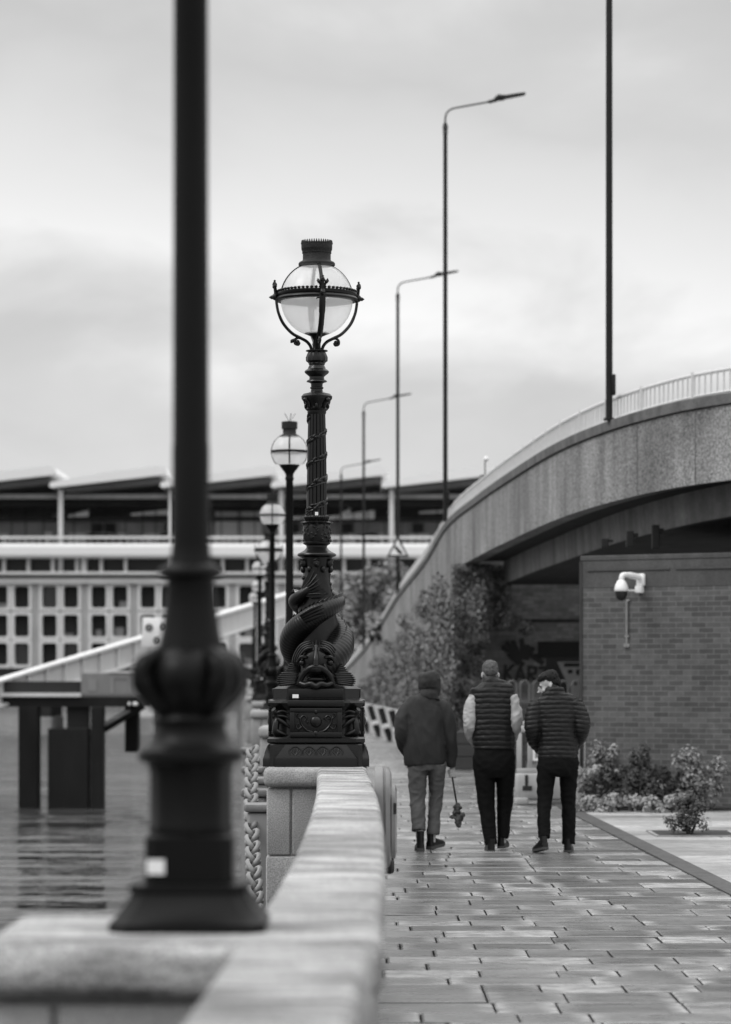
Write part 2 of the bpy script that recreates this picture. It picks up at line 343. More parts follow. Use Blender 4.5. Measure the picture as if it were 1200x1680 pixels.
# paving, slab by slab
rng = random.Random(3)
def kerb_x(d): return 2.66-(d-24.4)*.0272
def slab(mb, x0, x1, y0, y1, zt, tilt, g=.006, ch=.012):
    x0 += g; x1 -= g; y0 += .003; y1 -= .003
    if x1-x0 < .05: return
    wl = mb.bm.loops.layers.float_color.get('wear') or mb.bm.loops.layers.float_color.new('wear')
    dz = [rng.gauss(0, tilt) for _ in range(3)]
    def z(x, y): return zt+dz[0]+dz[1]*((x-x0)/(x1-x0)-.5)+dz[2]*((y-y0)/(y1-y0)-.5)
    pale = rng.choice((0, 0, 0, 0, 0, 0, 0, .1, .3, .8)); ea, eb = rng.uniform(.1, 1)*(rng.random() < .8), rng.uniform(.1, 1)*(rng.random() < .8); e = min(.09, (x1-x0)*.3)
    q = [(x0, y0), (x1, y0), (x1, y1), (x0, y1)]; A, B, Y0, Y1 = x0+ch, x1-ch, y0+ch, y1-ch
    def V(x, y, zz): return mb.bm.verts.new((x, y, zz))
    bot = [V(x, y, -.03) for x, y in q]; mid = [V(x, y, z(x, y)-ch*.5) for x, y in q]
    xs = [A, A+e, B-e, B]; lo = [V(x, Y0, z(x, Y0)) for x in xs]; hi = [V(x, Y1, z(x, Y1)) for x in xs]
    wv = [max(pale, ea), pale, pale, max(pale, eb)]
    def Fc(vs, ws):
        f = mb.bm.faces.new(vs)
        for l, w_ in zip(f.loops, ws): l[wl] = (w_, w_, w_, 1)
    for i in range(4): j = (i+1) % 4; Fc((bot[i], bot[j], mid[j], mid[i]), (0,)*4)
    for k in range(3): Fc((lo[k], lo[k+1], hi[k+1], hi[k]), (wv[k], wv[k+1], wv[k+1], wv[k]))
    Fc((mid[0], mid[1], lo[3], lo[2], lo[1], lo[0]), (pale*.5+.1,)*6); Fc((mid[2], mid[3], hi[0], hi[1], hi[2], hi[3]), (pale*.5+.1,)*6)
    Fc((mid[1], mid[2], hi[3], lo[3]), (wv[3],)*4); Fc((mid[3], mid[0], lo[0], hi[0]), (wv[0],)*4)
mb = MB(); y = 5.0
while y < 72:
    h = rng.choice((.36, .40, .44)); x = interp(LAND, y)-.13-rng.uniform(0, .3); xe = kerb_x(y+h/2)+.06
    while x < xe:
        wd = rng.uniform(.30, .80); x1 = x+wd
        if xe-x1 < .2: x1 = xe
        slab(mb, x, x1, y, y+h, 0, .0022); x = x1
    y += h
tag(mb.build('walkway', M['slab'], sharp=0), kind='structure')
mb = MB(); y = 4.0
while y < 72:
    h = .62; a, b = kerb_x(y), kerb_x(y+h)
    mb.loft([[(a+.004, y+.003, -.03), (a+.19, y+.003, -.03), (b+.19, y+h-.003, -.03), (b+.004, y+h-.003, -.03)],
             [(a+.004, y+.002, .016), (a+.19, y+.002, .016), (b+.19, y+h-.002, .016), (b+.004, y+h-.002, .016)]])
    y += h
tag(mb.build('kerb_strip', M['kerb'], sharp=0), kind='structure')
mb = MB(); y = 6.0
while y < 33.2:
    h = rng.choice((.6, .75)); x = kerb_x(y+h)+.13; xe = 9.0
    while x < xe:
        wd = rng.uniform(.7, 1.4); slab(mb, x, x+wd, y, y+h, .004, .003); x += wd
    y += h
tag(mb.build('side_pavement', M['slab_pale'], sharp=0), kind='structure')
mb = MB(); mb.box(kerb_x(33)+.26, 9, 33.35, 36, -.03, .03)
tag(mb.build('planting_bed', M['soil'], sharp=0), kind='structure')

# embankment wall -------------------------------------------------------------
wall = thing('parapet_wall', 'long granite river parapet with rounded coping and lamp piers', 'wall', (0, 0, 0))
def landx(d): return interp(LAND, d)
STRIP = .34
ds = []
d = -6.0
while d < 250: ds.append(d); d += .5 if d < 30 else (2 if d < 120 else 10)
# coping as separate stones so that the joints are real
mb = MB(); d = -6.0
while d < 200:
    ln = 1.45 if d < 60 else 3.0; e = d+ln; rings = []
    for k in range(7):
        t = d+.004+(ln-.008)*k/6; xl = landx(t)+.0; xr = xl-STRIP
        z0, z1, c = WZ-.135, WZ, .028
        rings.append([(xl, t, z0), (xl, t, z1-c), (xl-c*.35, t, z1-c*.3), (xl-c, t, z1), (xr+c, t, z1+.004), (xr+c*.35, t, z1-c*.3), (xr, t, z1-c), (xr, t, z0)])
    mb.loft(rings); d = e
mb.build('coping', M['granite_top'], wall, sharp=50)
mb = MB(); rings = []
for t in ds:
    xl = landx(t)-.025; xr = landx(t)-STRIP+.025
    rings.append([(xl, t, -.05), (xl, t, WZ-.14), (xr, t, WZ-.14), (xr, t, .0), (xr-.12, t, -.4), (xr-.35, t, WATER-.3), (xl, t, WATER-.3)])
mb.loft(rings); mb.build('wall_face', M['wall_wet'], wall, sharp=20)
LAMPS = [(7.14, -.455), (19.3, -.343), (33, -.915), (46.5, -1.58), (60, -2.12), (71, -2.73), (86, -3.36), (99.5, -4.02), (117, -4.8)]
for i, (d, lx) in enumerate(LAMPS):
    xl = landx(d)+.012; xr = lx-.36 if i != 0 else lx-.5
    y0, y1 = d-.42-(.04 if i == 0 else 0), d+.42-(.04 if i == 0 else 0)
    mb = MB()
    # shaft: blocks with joints, then batter to the water
    xm = xr+.19
    mb.box(xr+.02, xm-.006, y0+.05, y1-.05, WZ-.60, WZ-.145, .012)
    mb.box(xm+.006, xl-.10, y0+.05, y1-.05, WZ-.60, WZ-.145, .012)
    mb.box(xr+.05, xl-.12, y0+.08, y1-.08, WZ-.62, WZ-.13)
    mb.box(xr+.015, xl-.10, y0+.04, y1-.04, WZ-1.2, WZ-.612, .012)
    mb.box(xr-.03, xl-.10, y0, y1, WATER-.3, WZ-1.21, .02)
    p = mb.build('pier', M['granite'], wall, sharp=30)
    mb = MB(); mb.box(xr, xl+.004-STRIP*.0, y0, y1, WZ-.13, WZ+.006, .035)
    mb.build('pier_cap', M['granite_top'] if i == 0 else M['granite'], p, sharp=50)
# mooring chain hung along the river face
ch = thing('mooring_chain', 'heavy pale chain hanging along the river side of the wall', 'chain', (0, 0, 0))
mb = MB()
def link(mb, c, ax, side, L_=.13, r=.022, wv=.05):
    pts = []
    for k in range(13):
        a = 2*pi*k/12; pts.append(c+ax*(L_*.5*cos(a))+side*(wv*sin(a)))
    mb.tube(pts, r, 6, caps=False)
CP = catmull([(-.70, 16.4, -.16), (-.74, 18, -.04), (-.775, 19.3, .06), (-.86, 21, .25), (-.96, 23, .52), (-1.04, 25, .80), (-1.08, 26.3, .98)], 40)
pp = CP[0]; n = 0
for p in CP:
    if (p-pp).length > .23:
        ax = (p-pp).normalized(); pv = ax.cross(Vector((1, 0, 0))).normalized(); sd_ = (Vector((1, 0, 0))+pv*(1 if n % 2 else -1)).normalized()
        link(mb, (p+pp)/2, ax, sd_, .30, .020, .065); pp = p; n += 1
mb.build('chain_links', M['jetty'], ch, sharp=60)

fp0 = None
for k, d in enumerate((22.5, 25.2, 28, 31, 34.5, 38.5)):
    loc = (landx(d)-STRIP-.42-.05*(k % 2), d, WATER)
    lb = ['nearest weathered timber fender standing against the river wall', 'weathered timber fender, second along the river wall', 'third weathered timber fender along the river wall', 'fourth weathered timber fender along the river wall', 'last but one timber fender along the river wall', 'farthest timber fender along the river wall'][k]
    if fp0 is None:
        fp0 = thing('timber_fender', lb, 'fender', loc, 0, 'timber fenders along the river wall')
        b = MB(); b.box(-.11, .11, -.14, .14, -.4, 3.55, .03); b.build('post', M['jetty'], fp0, 30)
        b = MB(); b.box(-.13, .13, -.16, .16, 3.553, 3.62, .02); b.build('cap', M['wall_wet'], fp0, 30)
    else: dup(fp0, loc, lb)
# ================================================================== LAMPS ON THE WALL
U = 1/233.0
def Z(py): return (1257-py)*U
def chamf(h, c):
    return [(h-c, -h), (h, -h+c), (h, h-c), (h-c, h), (-h+c, h), (-h, h-c), (-h, -h+c), (-h+c, -h)]
def cyl(phi, r, z): return Vector((r*sin(phi), -r*cos(phi), z))
def ornate_lamp(label, loc):
    T = thing('dolphin_lamp', label, 'street lamp', loc, 0, 'ornate dolphin lamps on the wall')
    # --- pedestal
    ped = MB()
    ped.polyl([(75*U, 0), (75*U, Z(1222)), (74*U, Z(1220))], lambda h: chamf(h, 6*U))
    ped.polyl([(77.5*U, Z(1219)), (79*U, Z(1217)), (79*U, Z(1212)), (76*U, Z(1209))], lambda h: chamf(h, 14*U))
    ped.polyl([(70*U, Z(1211)), (69*U, Z(1207)), (69*U, Z(1166)), (72*U, Z(1162)), (75*U, Z(1158)), (78*U, Z(1154)), (77*U, Z(1151)), (70*U, Z(1147)), (69*U, Z(1131)), (66*U, Z(1129)), (50*U, Z(1121)), (20*U, Z(1112))], lambda h: chamf(h, 22*U if h > 60*U else 8*U))
    P = ped.build('pedestal', M['iron'], T, 30)
    pn = MB()
    for q in range(4):
        m = Matrix.Rotation(q*pi/2, 4, 'Z')
        # proud centre bay with frame
        pn.box(-42*U, 42*U, -75*U, -60*U, Z(1209), Z(1163), 1.2*U, m)
        for b in ((-42, 42, 1209, 1201), (-42, 42, 1169, 1162), (-42, -34, 1201, 1169), (34, 42, 1201, 1169)):
            pn.box(b[0]*U, b[1]*U, -78*U, -74.5*U, Z(b[2]), Z(b[3]), 1.0*U, m)
        pn.box(-46*U, 46*U, -79*U, -60*U, Z(1160), Z(1149), 2*U, m)
        pn.box(-44*U, 44*U, -72*U, -60*U, Z(1146), Z(1131), 1*U, m)
        # splayed foot with acanthus panels
        for a, b in (((-71, -86), (-53, -77)),):
            pn.loft([[m @ Vector(p) for p in ((-66*U, -86*U, 0), (66*U, -86*U, 0), (66*U, -70*U, 0), (-66*U, -70*U, 0))],
                     [m @ Vector(p) for p in ((-66*U, -86*U, Z(1245)), (66*U, -86*U, Z(1245)), (66*U, -70*U, Z(1245)), (-66*U, -70*U, Z(1245)))],
                     [m @ Vector(p) for p in ((-64*U, -85*U, Z(1241)), (64*U, -85*U, Z(1241)), (64*U, -70*U, Z(1241)), (-64*U, -70*U, Z(1241)))],
                     [m @ Vector(p) for p in ((-49*U, -77*U, Z(1221)), (49*U, -77*U, Z(1221)), (49*U, -70*U, Z(1221)), (-49*U, -70*U, Z(1221)))]])
    pn.build('panel_frame', M['iron'], P, 30)
    rl = MB(); rg = random.Random(5)
    for q in range(4):
        m = Matrix.Rotation(q*pi/2, 4, 'Z')
        def E(x, y, py, rx, ry, rz): rl.ell(m @ Vector((x*U, y*U, Z(py))), (rx*U, ry*U, rz*U) if q % 2 == 0 else (ry*U, rx*U, rz*U), 10, 7)
        def Tb(pts, r0, r1): c_ = catmull([m @ Vector((x*U, y*U, Z(z))) for x, y, z in pts], 5); rl.tube(c_, [(r0+(r1-r0)*i/(len(c_)-1))*U for i in range(len(c_))], 6)
        E(0, -76, 1184, 9.5, 5, 9.5); E(0, -76, 1168, 3, 3, 4); E(0, -76, 1203, 4, 3, 5)
        for sx in (-1, 1):
            Tb([(sx*6, -75.5, 1201), (sx*14, -76, 1198), (sx*22, -76, 1190), (sx*25, -76, 1180), (sx*20, -76, 1174), (sx*15, -76, 1178), (sx*18, -76, 1183)], 2.6, 1.5)
            Tb([(sx*22, -75.5, 1192), (sx*29, -76, 1196), (sx*32, -76, 1190), (sx*28, -76, 1187)], 2.0, 1.2)
            Tb([(sx*24, -75.5, 1180), (sx*30, -76, 1176), (sx*31, -76, 1171), (sx*27, -76, 1171)], 2.0, 1.2)
            for k in range(6): E(sx*rg.uniform(13, 31), -75, rg.uniform(1173, 1199), 1.8, 1.6, 2.6)
        for k in range(4):       # foot motifs: small palmettes
            x = (-33+k*22)
            for a in (-1.1, -.55, 0, .55, 1.1): Tb([(x, -82.8, 1239), (x+5*sin(a), -82, 1234), (x+8*sin(a), -80.5, 1238-11*cos(a*.8))], 1.7, 1.0)
            Tb([(x-9, -83.5, 1238), (x-9.5, -81, 1230), (x, -79, 1224), (x+9.5, -81, 1230), (x+9, -83.5, 1238)], 1.2, 1.2)
        mc = Matrix.Rotation(q*pi/2+pi/4, 4, 'Z')
        def Cb(pts, r0, r1): c_ = catmull([mc @ Vector((x*U, y*U, Z(z))) for x, y, z in pts], 5); rl.tube(c_, [(r0+(r1-r0)*i/(len(c_)-1))*U for i in range(len(c_))], 7)
        Cb([(0, -84, 1206), (0, -92, 1200), (0, -91, 1188), (0, -88, 1178), (0, -92, 1169), (0, -97, 1164)], 6.5, 4)      # winged console figure
        for sx in (-1, 1):
            Cb([(sx*3, -92, 1199), (sx*10, -88, 1203), (sx*15, -80, 1206)], 4, 2.4)
            Cb([(sx*3, -90, 1180), (sx*12, -85, 1186), (sx*20, -76, 1196), (sx*22, -72, 1202)], 4, 1.6)
            Cb([(sx*3, -90, 1175), (sx*13, -84, 1176), (sx*21, -76, 1183)], 3.4, 1.4)
            Cb([(sx*3, -92, 1170), (sx*11, -86, 1167), (sx*19, -78, 1172)], 3.2, 1.4)
        rl.ell(mc @ Vector((0, -94*U, Z(1168))), (5*U, 5*U, 5.5*U), 9, 7)
    rl.build('relief', M['iron'], P, 60)
    st = MB(); st.box(-38*U, -28*U, -73.2*U, -71.9*U, Z(1146), Z(1140), 0)
    st.build('sticker', M['white'], P, 0)
    # --- core and column
    col = MB()
    col.lathe([(48*U, Z(1128)), (40*U, Z(1112)), (34*U, Z(1090)), (33*U, Z(1060)), (34*U, Z(1030)), (30*U, Z(1000)), (25*U, Z(972)), (22*U, Z(950)), (21*U, Z(938)), (23*U, Z(925)), (24*U, Z(916))], 40,
              mod=lambda t, z: 1+.05*sin(5*t+z*9)+.03*sin(11*t-z*23))
    col.lathe([(24*U, Z(917)), (31*U, Z(914)), (32*U, Z(912)), (31*U, Z(910)), (25*U, Z(907)), (20*U, Z(904)), (17*U, Z(900)), (17*U, Z(897)), (22*U, Z(894)), (22.5*U, Z(892)), (20*U, Z(890))], 40)
    col.lathe([(20*U, Z(891)), (22.5*U, Z(885)), (23*U, Z(870)), (21.5*U, Z(863)), (20*U, Z(858))], 48, mod=lambda t, z: 1+.05*cos(8*t)*sin(z*70))
    col.lathe([(20*U, Z(862)), (25.5*U, Z(859.5)), (20*U, Z(857))], 72, mod=lambda t, z: 1+.10*abs(sin(6*t)))
    col.lathe([(17*U, Z(857)), (19*U, Z(853)), (20*U, Z(850.5)), (19*U, Z(848)), (17*U, Z(847))], 72, mod=lambda t, z: 1+.05*cos(24*t))
    col.lathe([(16.6*U, Z(848)), (16.4*U, Z(800)), (15.6*U, Z(740)), (14.4*U, Z(690)), (14*U, Z(680))], 128, mod=lambda t, z: 1-.10*(abs(sin(8*t))**.5 < .55))
    col.lathe([(14*U, Z(682)), (15.5*U, Z(679)), (15.5*U, Z(676)), (17*U, Z(675)), (19*U, Z(673)), (17*U, Z(671)), (16*U, Z(669)), (18*U, Z(664)), (23*U, Z(659)), (25*U, Z(656)), (25.5*U, Z(652)), (22*U, Z(648)), (14*U, Z(646)), (10*U, Z(644)), (9.5*U, Z(640)), (11*U, Z(639)), (11*U, Z(637)), (9.5*U, Z(636)),
               (9.8*U, Z(631)), (12*U, Z(629.5)), (17*U, Z(628)), (16*U, Z(626)), (12.5*U, Z(624)), (12*U, Z(620)), (14*U, Z(618)), (19*U, Z(614)), (20.3*U, Z(611.5)), (18.5*U, Z(609)), (15*U, Z(607)), (13*U, Z(602)), (11.5*U, Z(600))], 40)
    col.lathe([(12*U, Z(601)), (13.5*U, Z(599)), (13.3*U, Z(597)), (17*U, Z(594)), (17.2*U, Z(588)), (14.5*U, Z(581)), (14*U, Z(579)), (18*U, Z(578)), (18*U, Z(576.5)), (8*U, Z(575))], 48, mod=lambda t, z: 1+.05*cos(10*t)*(1 if Z(598) < z < Z(580) else 0))
    K = col.build('column', M['iron'], T, 28)
    # volutes of the capital, leaf spikes, masks under the flange
    for k in range(4):
        a = k*pi/2+pi/4; lv = MB()
        lv.ell(cyl(a, 26*U, Z(659)), (4*U, 4*U, 3.6*U), 9, 6)
        lv.tube([cyl(a, 17*U, Z(671)), cyl(a, 19*U, Z(664)), cyl(a, 25*U, Z(657)), cyl(a, 28*U, Z(659)), cyl(a, 27*U, Z(663))], [2.5*U, 3.5*U, 3.5*U, 3*U, 2*U], 7)
        lv.build('volute', M['iron'], K, 60)
    for k in range(8):
        a = k*pi/4; lv = MB(); lv.ell(cyl(a, 18*U, Z(668)), (3*U, 3*U, 5*U), 7, 5); lv.build('capital_bud', M['iron'], K, 60)
    for k in range(10):
        a = 2*pi*k/10; lv = MB()
        lv.tube([cyl(a, 20*U, Z(862)), cyl(a, 23*U, Z(859)), cyl(a, 27*U, Z(858))], [4*U, 2.6*U, .4*U], 6); lv.build('leaf_tip', M['iron'], K, 60)
    for k in range(6):
        a = 2*pi*k/6; lv = MB(); lv.ell(cyl(a, 24*U, Z(926)), (6*U, 6*U, 8*U), 9, 6); lv.ell(cyl(a, 29*U, Z(928)), (2*U,)*3, 6, 5); lv.tube([cyl(a-.18, 28*U, Z(922)), cyl(a, 30*U, Z(920)), cyl(a+.18, 28*U, Z(922))], 1.4*U, 5)
        lv.ell(cyl(a+.5, 22*U, Z(936)), (5*U, 5*U, 6*U), 8, 6); lv.build('mask', M['iron'], K, 60)
    lv = MB()
    rg = random.Random(8)
    for k in range(60):
        a = rg.uniform(0, 2*pi); lv.ell(cyl(a, 22.4*U, Z(rg.uniform(866, 889))), (2.2*U, 2.2*U, 2.4*U), 6, 5)
    for k in range(70):
        a = rg.uniform(0, 2*pi); z = rg.uniform(940, 1040); lv.ell(cyl(a, (22+max(0, z-960)*.1)*U, Z(z)), (3.2*U, 3.2*U, 3.6*U), 6, 5)
    for k in range(24):
        a = 2*pi*k/24; lv.ell(cyl(a, 19*U, Z(850.5)), (1.7*U,)*3, 6, 5)
    lv.build('ornament', M['iron'], K, 60)
    # garland winding round the shaft
    gl = MB(); turns = 4.2; n = 150
    for s in (0, 1):
        pts = []
        for k in range(n):
            t = k/(n-1); z = 846-160*t; a = -2.2+t*turns*2*pi + 0; r = (16.9-2.4*t)*U
            pts.append(cyl(a, r, Z(z+(4 if s else -3))))
        gl.tube(pts, 1.5*U, 5)
    for k in range(110):
        t = (k+.5)/110; z = 846-160*t; a = -2.2+t*turns*2*pi; r = (17.4-2.4*t)*U
        c = cyl(a, r, Z(z)+rg.uniform(-4, 4)*U); m = Matrix.Rotation(a, 4, 'Z') @ Matrix.Rotation(-.62+rg.uniform(-.5, .5), 4, 'Y')
        gl.ell(c, (5.2*U, 1.9*U, 2.0*U), 7, 5, m)
    gl.build('garland', M['iron'], K, 60)
    stk = MB(); stk.box(-2.6*U, 2.6*U, -19.2*U, -18.2*U, Z(848), Z(842.5)); stk.build('sticker', M['white'], K, 0)
    # --- dolphins
    def feather(mb, a, b_, wd, th, nrm):
        u = (b_-a).normalized(); n_ = (nrm-u*nrm.dot(u)).normalized(); v = n_.cross(u); m = Matrix((u, v, n_)).transposed().to_4x4()
        mb.ell((a+b_)/2, ((b_-a).length/2, wd, th), 10, 8, m)
    def dolphin(parent):
        path = [(0, 42, 1098, 22), (18, 44, 1090, 23), (48, 42, 1074, 24), (82, 38, 1054, 23.5), (118, 35, 1036, 21), (150, 33, 1022, 19.5), (180, 33, 1009, 18), (215, 34, 999, 15.5), (250, 35, 991, 12.5), (285, 35, 985, 10.5), (315, 33, 977, 8), (338, 31, 968, 6)]
        ctrl = [Vector((p[0], p[1], p[2])) for p in path]; cr_ = [Vector((p[3], 0, 0)) for p in path]
        cs = catmull(ctrl, 16); rs = catmull(cr_, 16)
        pts, rad = [], []
        for i, (c, r) in enumerate(zip(cs, rs)):
            pts.append(cyl(R(c.x), c.y*U, Z(c.z))); rad.append(r.x*U*(1+.022*(1 if i % 3 == 0 else -.6)))
        D = MB(); D.tube(pts, rad, 28)
        # forehead, snout, lips
        D.ell(cyl(0, 55*U, Z(1086)), (24*U, 17*U, 25*U), 20, 14); D.tube(catmull([Vector((0, -60*U, Z(1062))), Vector((0, -72*U, Z(1078))), Vector((0, -76*U, Z(1094)))], 4), [4*U]*5+[5*U]*4, 8)
        D.ell(cyl(0, 66*U, Z(1099)), (15*U, 14*U, 9*U), 16, 10)
        D.tube(catmull([cyl(0, 62*U, Z(1124))+Vector((-28*U, 0, 0)), Vector((-22*U, -66*U, Z(1110))), Vector((-11*U, -72*U, Z(1099))), Vector((0, -75*U, Z(1096))), Vector((11*U, -72*U, Z(1099))), Vector((22*U, -66*U, Z(1110))), Vector((28*U, -62*U, Z(1124)))], 5), 5.0*U, 10)
        D.tube(catmull([Vector((-28*U, -62*U, Z(1121))), Vector((-17*U, -71*U, Z(1125))), Vector((-8*U, -76*U, Z(1123))), Vector((0, -78*U, Z(1127))), Vector((8*U, -76*U, Z(1123))), Vector((17*U, -71*U, Z(1125))), Vector((28*U, -62*U, Z(1121)))], 5), 4.6*U, 10)
        D.ell(Vector((0, -62*U, Z(1116))), (16*U, 7*U, 5*U), 12, 8)
        for sx in (-1, 1):
            D.ell(Vector((sx*23*U, -64*U, Z(1089))), (5*U, 5*U, 5*U), 10, 8)
            D.tube(catmull([Vector((sx*15*U, -69*U, Z(1080))), Vector((sx*24*U, -67*U, Z(1080))), Vector((sx*30*U, -60*U, Z(1088)))], 4), 2.6*U, 7)
            for q in range(4):       # gill plates round the cheek
                g = q*4.2
                D.tube(catmull([Vector((sx*(5+g*.3)*U, -(69-g*.9)*U, Z(1064-g*.8))), Vector((sx*(17+g*.7)*U, -(68-g)*U, Z(1068-g*.5))), Vector((sx*(26+g*.8)*U, -(61-g)*U, Z(1080))), Vector((sx*(28+g*.8)*U, -(55-g*.8)*U, Z(1096)))], 4), [1.2*U]+[2.3*U]*11+[1.5*U], 7)
            D.tube([Vector((sx*28*U, -62*U, Z(1112))), Vector((sx*18*U, -71*U, Z(1103))), Vector((sx*12*U, -70*U, Z(1092)))], 3*U, 7)
            for q in range(7):       # pectoral fin: overlapping rays
                f = q/6; rt = Vector((sx*26*U, -57*U, Z(1107+f*14))); tip = Vector((sx*(58+7*sin(f*2.6))*U, -(62+7*f)*U, Z(1106+f*20)))
                feather(D, rt, tip, (2.7-f*.3)*U, 2.6*U, Vector((sx*.15, -1, .55)))
            for q in range(5):
                f = q/4; rt = Vector((sx*24*U, -46*U, Z(1096+f*8))); tip = Vector((sx*(44+8*f)*U, -(50+3*f)*U, Z(1090+f*13)))
                feather(D, rt, tip, 2.6*U, 2.4*U, Vector((sx*.15, -1, .6)))
        for q in range(5):
            D.tube([Vector(((q-2)*4.5*U, -60*U, Z(1064))), Vector(((q-2)*6*U, -60*U, Z(1052+abs(q-2)*3)))], [2.4*U, .5*U], 6)
        # dorsal fin down the back of the body
        for i in range(30, len(pts)-30, 5):
            o_ = Vector((pts[i].x, pts[i].y, 0)).normalized(); tz = Vector((0, 0, 1)); r = rad[i]
            b = pts[i]+(o_*.45+tz*.9).normalized()*r*.95
            D.tube([b, b+(o_*.5+tz*.8)*5*U+(pts[min(i+6, len(pts)-1)]-pts[i])*.8], [(2.6*U, 1.4*U), (.6*U, .5*U)], 6)
        # side fin
        for q in range(4):
            b = cyl(R(150+q*3), 52*U, Z(1014+q*3)); D.tube([b, cyl(R(172+q*3), 55*U, Z(1003+q*4)), cyl(R(192+q*2), 51*U, Z(995+q*5))], [(3*U, 1.6*U), (3*U, 1.4*U), (.8*U, .6*U)], 6)
        # tail fin
        Q = [(-26, 966), (-20, 956), (-13, 945), (-4, 932), (1, 934), (-1, 948), (3, 961), (12, 971), (20, 977), (8, 982), (-8, 983), (-22, 980)]
        def tail(off): return [cyl(x/33.0, (30+off)*U, Z(z)) for x, z in Q]
        D.loft([tail(0), tail(5)])
        for q in range(6):
            f = q/5; D.tube([cyl(-24/33, 35*U, Z(970+f*8)), cyl((-10+f*6)/33, 36*U, Z(955+f*22)), cyl((-3+f*18)/33, 35*U, Z(938+f*38))], [2*U, 1.6*U, .8*U], 6)
        return D.build('dolphin', M['iron'], parent, 50)
    d1 = dolphin(T); d2 = d1.copy(); C.collection.objects.link(d2); d2.rotation_euler = (0, 0, pi)
    # --- lantern
    ln = MB(); zc = Z(493)
    prof = []
    for k in range(29):
        a = -pi/2+.10+(pi-.10-.50)*k/28; r = 59*U*cos(a); z = zc+60*U*sin(a); prof.append((r, z))
    ln.lathe(prof, 56, caps=False)
    ln.build('globe', M['globe'], T, 80)
    cg = MB()
    cg.lathe([(60*U, Z(497)), (66*U, Z(496)), (67.5*U, Z(493)), (66*U, Z(490)), (64*U, Z(489)), (66*U, Z(487)), (66*U, Z(483)), (62*U, Z(482)), (60*U, Z(484)), (60*U, Z(497))], 64, caps=False)
    for k in range(56):
        a = 2*pi*k/56; cg.ell(cyl(a, 64*U, Z(480.5)), (3.1*U, 3.1*U, 2.2*U), 6, 5)
    rot0 = R(9)
    for k in range(4):
        a = rot0+k*pi/2; rd = Vector((sin(a), -cos(a), 0)); tg = Vector((cos(a), sin(a), 0))
        def Q_(r, py, s=0): return rd*(r*U)+tg*(s*U)+Vector((0, 0, Z(py)))
        arm = catmull([Q_(67, 492), Q_(66, 503), Q_(63, 517), Q_(55, 534), Q_(41, 549), Q_(27, 556.5), Q_(17, 562), Q_(11, 569), Q_(8, 578)], 5)
        cg.tube(arm, [(5.2*U, 2.4*U)]*12+[(4.6*U, 2.6*U)]*(len(arm)-12), 8, up=tg)
        sc = catmull([Q_(24, 558), Q_(31, 556.5), Q_(36, 560), Q_(36, 566), Q_(31, 567.5), Q_(29, 563.5)], 5)
        cg.tube(sc, [2.2*U]*(len(sc)-6)+[2.6*U]*6, 7); cg.ell(Q_(31.5, 563), (3.4*U,)*3, 8, 6)
        if k in (3,): cg.ell(Q_(41, 562), (3.2*U,)*3, 7, 5); cg.tube([Q_(32, 557), Q_(41, 561), Q_(43, 565)], [1.8*U, 2.4*U, 1.2*U], 6)
        # crest above the band and boss
        cg.tube([Q_(67, 490), Q_(69, 478), Q_(70, 466)], [3.4*U, 2.6*U, 2.2*U], 7); cg.ell(Q_(70, 468), (3*U, 3*U, 3*U), 7, 5)
        for sx in (-1, 1):
            cg.tube([Q_(67, 484, 0), Q_(69, 475, sx*5), Q_(69.5, 469, sx*8.5), Q_(69, 473, sx*9.5)], [2*U, 2*U, 2*U, 1*U], 6)
        cg.ell(Q_(69, 490), (5*U, 5*U, 6*U), 9, 7); cg.ell(Q_(69.5, 470), (4*U, 3*U, 4*U), 8, 6); cg.ell(Q_(69.5, 473, 6), (3.2*U,)*3, 8, 6); cg.ell(Q_(69.5, 473, -6), (3.2*U,)*3, 8, 6); cg.ell(Q_(69.5, 464), (2*U,)*3, 6, 5); cg.tube([Q_(70, 491), Q_(75, 491), Q_(79, 491)], [3*U, 3.4*U, .6*U], 7)
        cg.tube([Q_(66, 499, 0), Q_(66, 498, -8), Q_(66, 501, -10)], [2*U, 1.8*U, 1*U], 6)
    cg.lathe([(9*U, Z(579)), (6.5*U, Z(572)), (6*U, Z(560)), (9*U, Z(554)), (20*U, Z(549)), (20*U, Z(547.5)), (4*U, Z(547))], 20)
    G = cg.build('cage', M['iron'], T, 50)
    for k in range(4):
        rb = MB(); a = rot0+k*pi/2; tg = Vector((cos(a), sin(a), 0)); pts = []
        for q in range(12):
            e = R(6)+R(58)*q/11; pts.append(cyl(a, 60.2*U*cos(e), zc+60.8*U*sin(e)))
        rb.tube(pts, [(3.0*U, 1.1*U)]*12, 6, up=tg); rb.build('rib', M['iron_worn'], G, 50)
    cp = MB()
    cp.lathe([(30*U, Z(437)), (30*U, Z(434)), (28.5*U, Z(432)), (24*U, Z(430)), (23*U, Z(428)), (23*U, Z(418)), (24*U, Z(417.5)), (24*U, Z(413.5)), (25*U, Z(412)), (25.5*U, Z(409)), (25.5*U, Z(401)), (22*U, Z(402)), (10*U, Z(412))], 48)
    for k in range(40):
        a = 2*pi*k/40; cp.tube([cyl(a, 24.6*U, Z(402)), cyl(a, 24.8*U, Z(396.5))], [2.0*U, .6*U], 5)
    cp.build('chimney_cap', M['iron_worn'], T, 35)
    return T
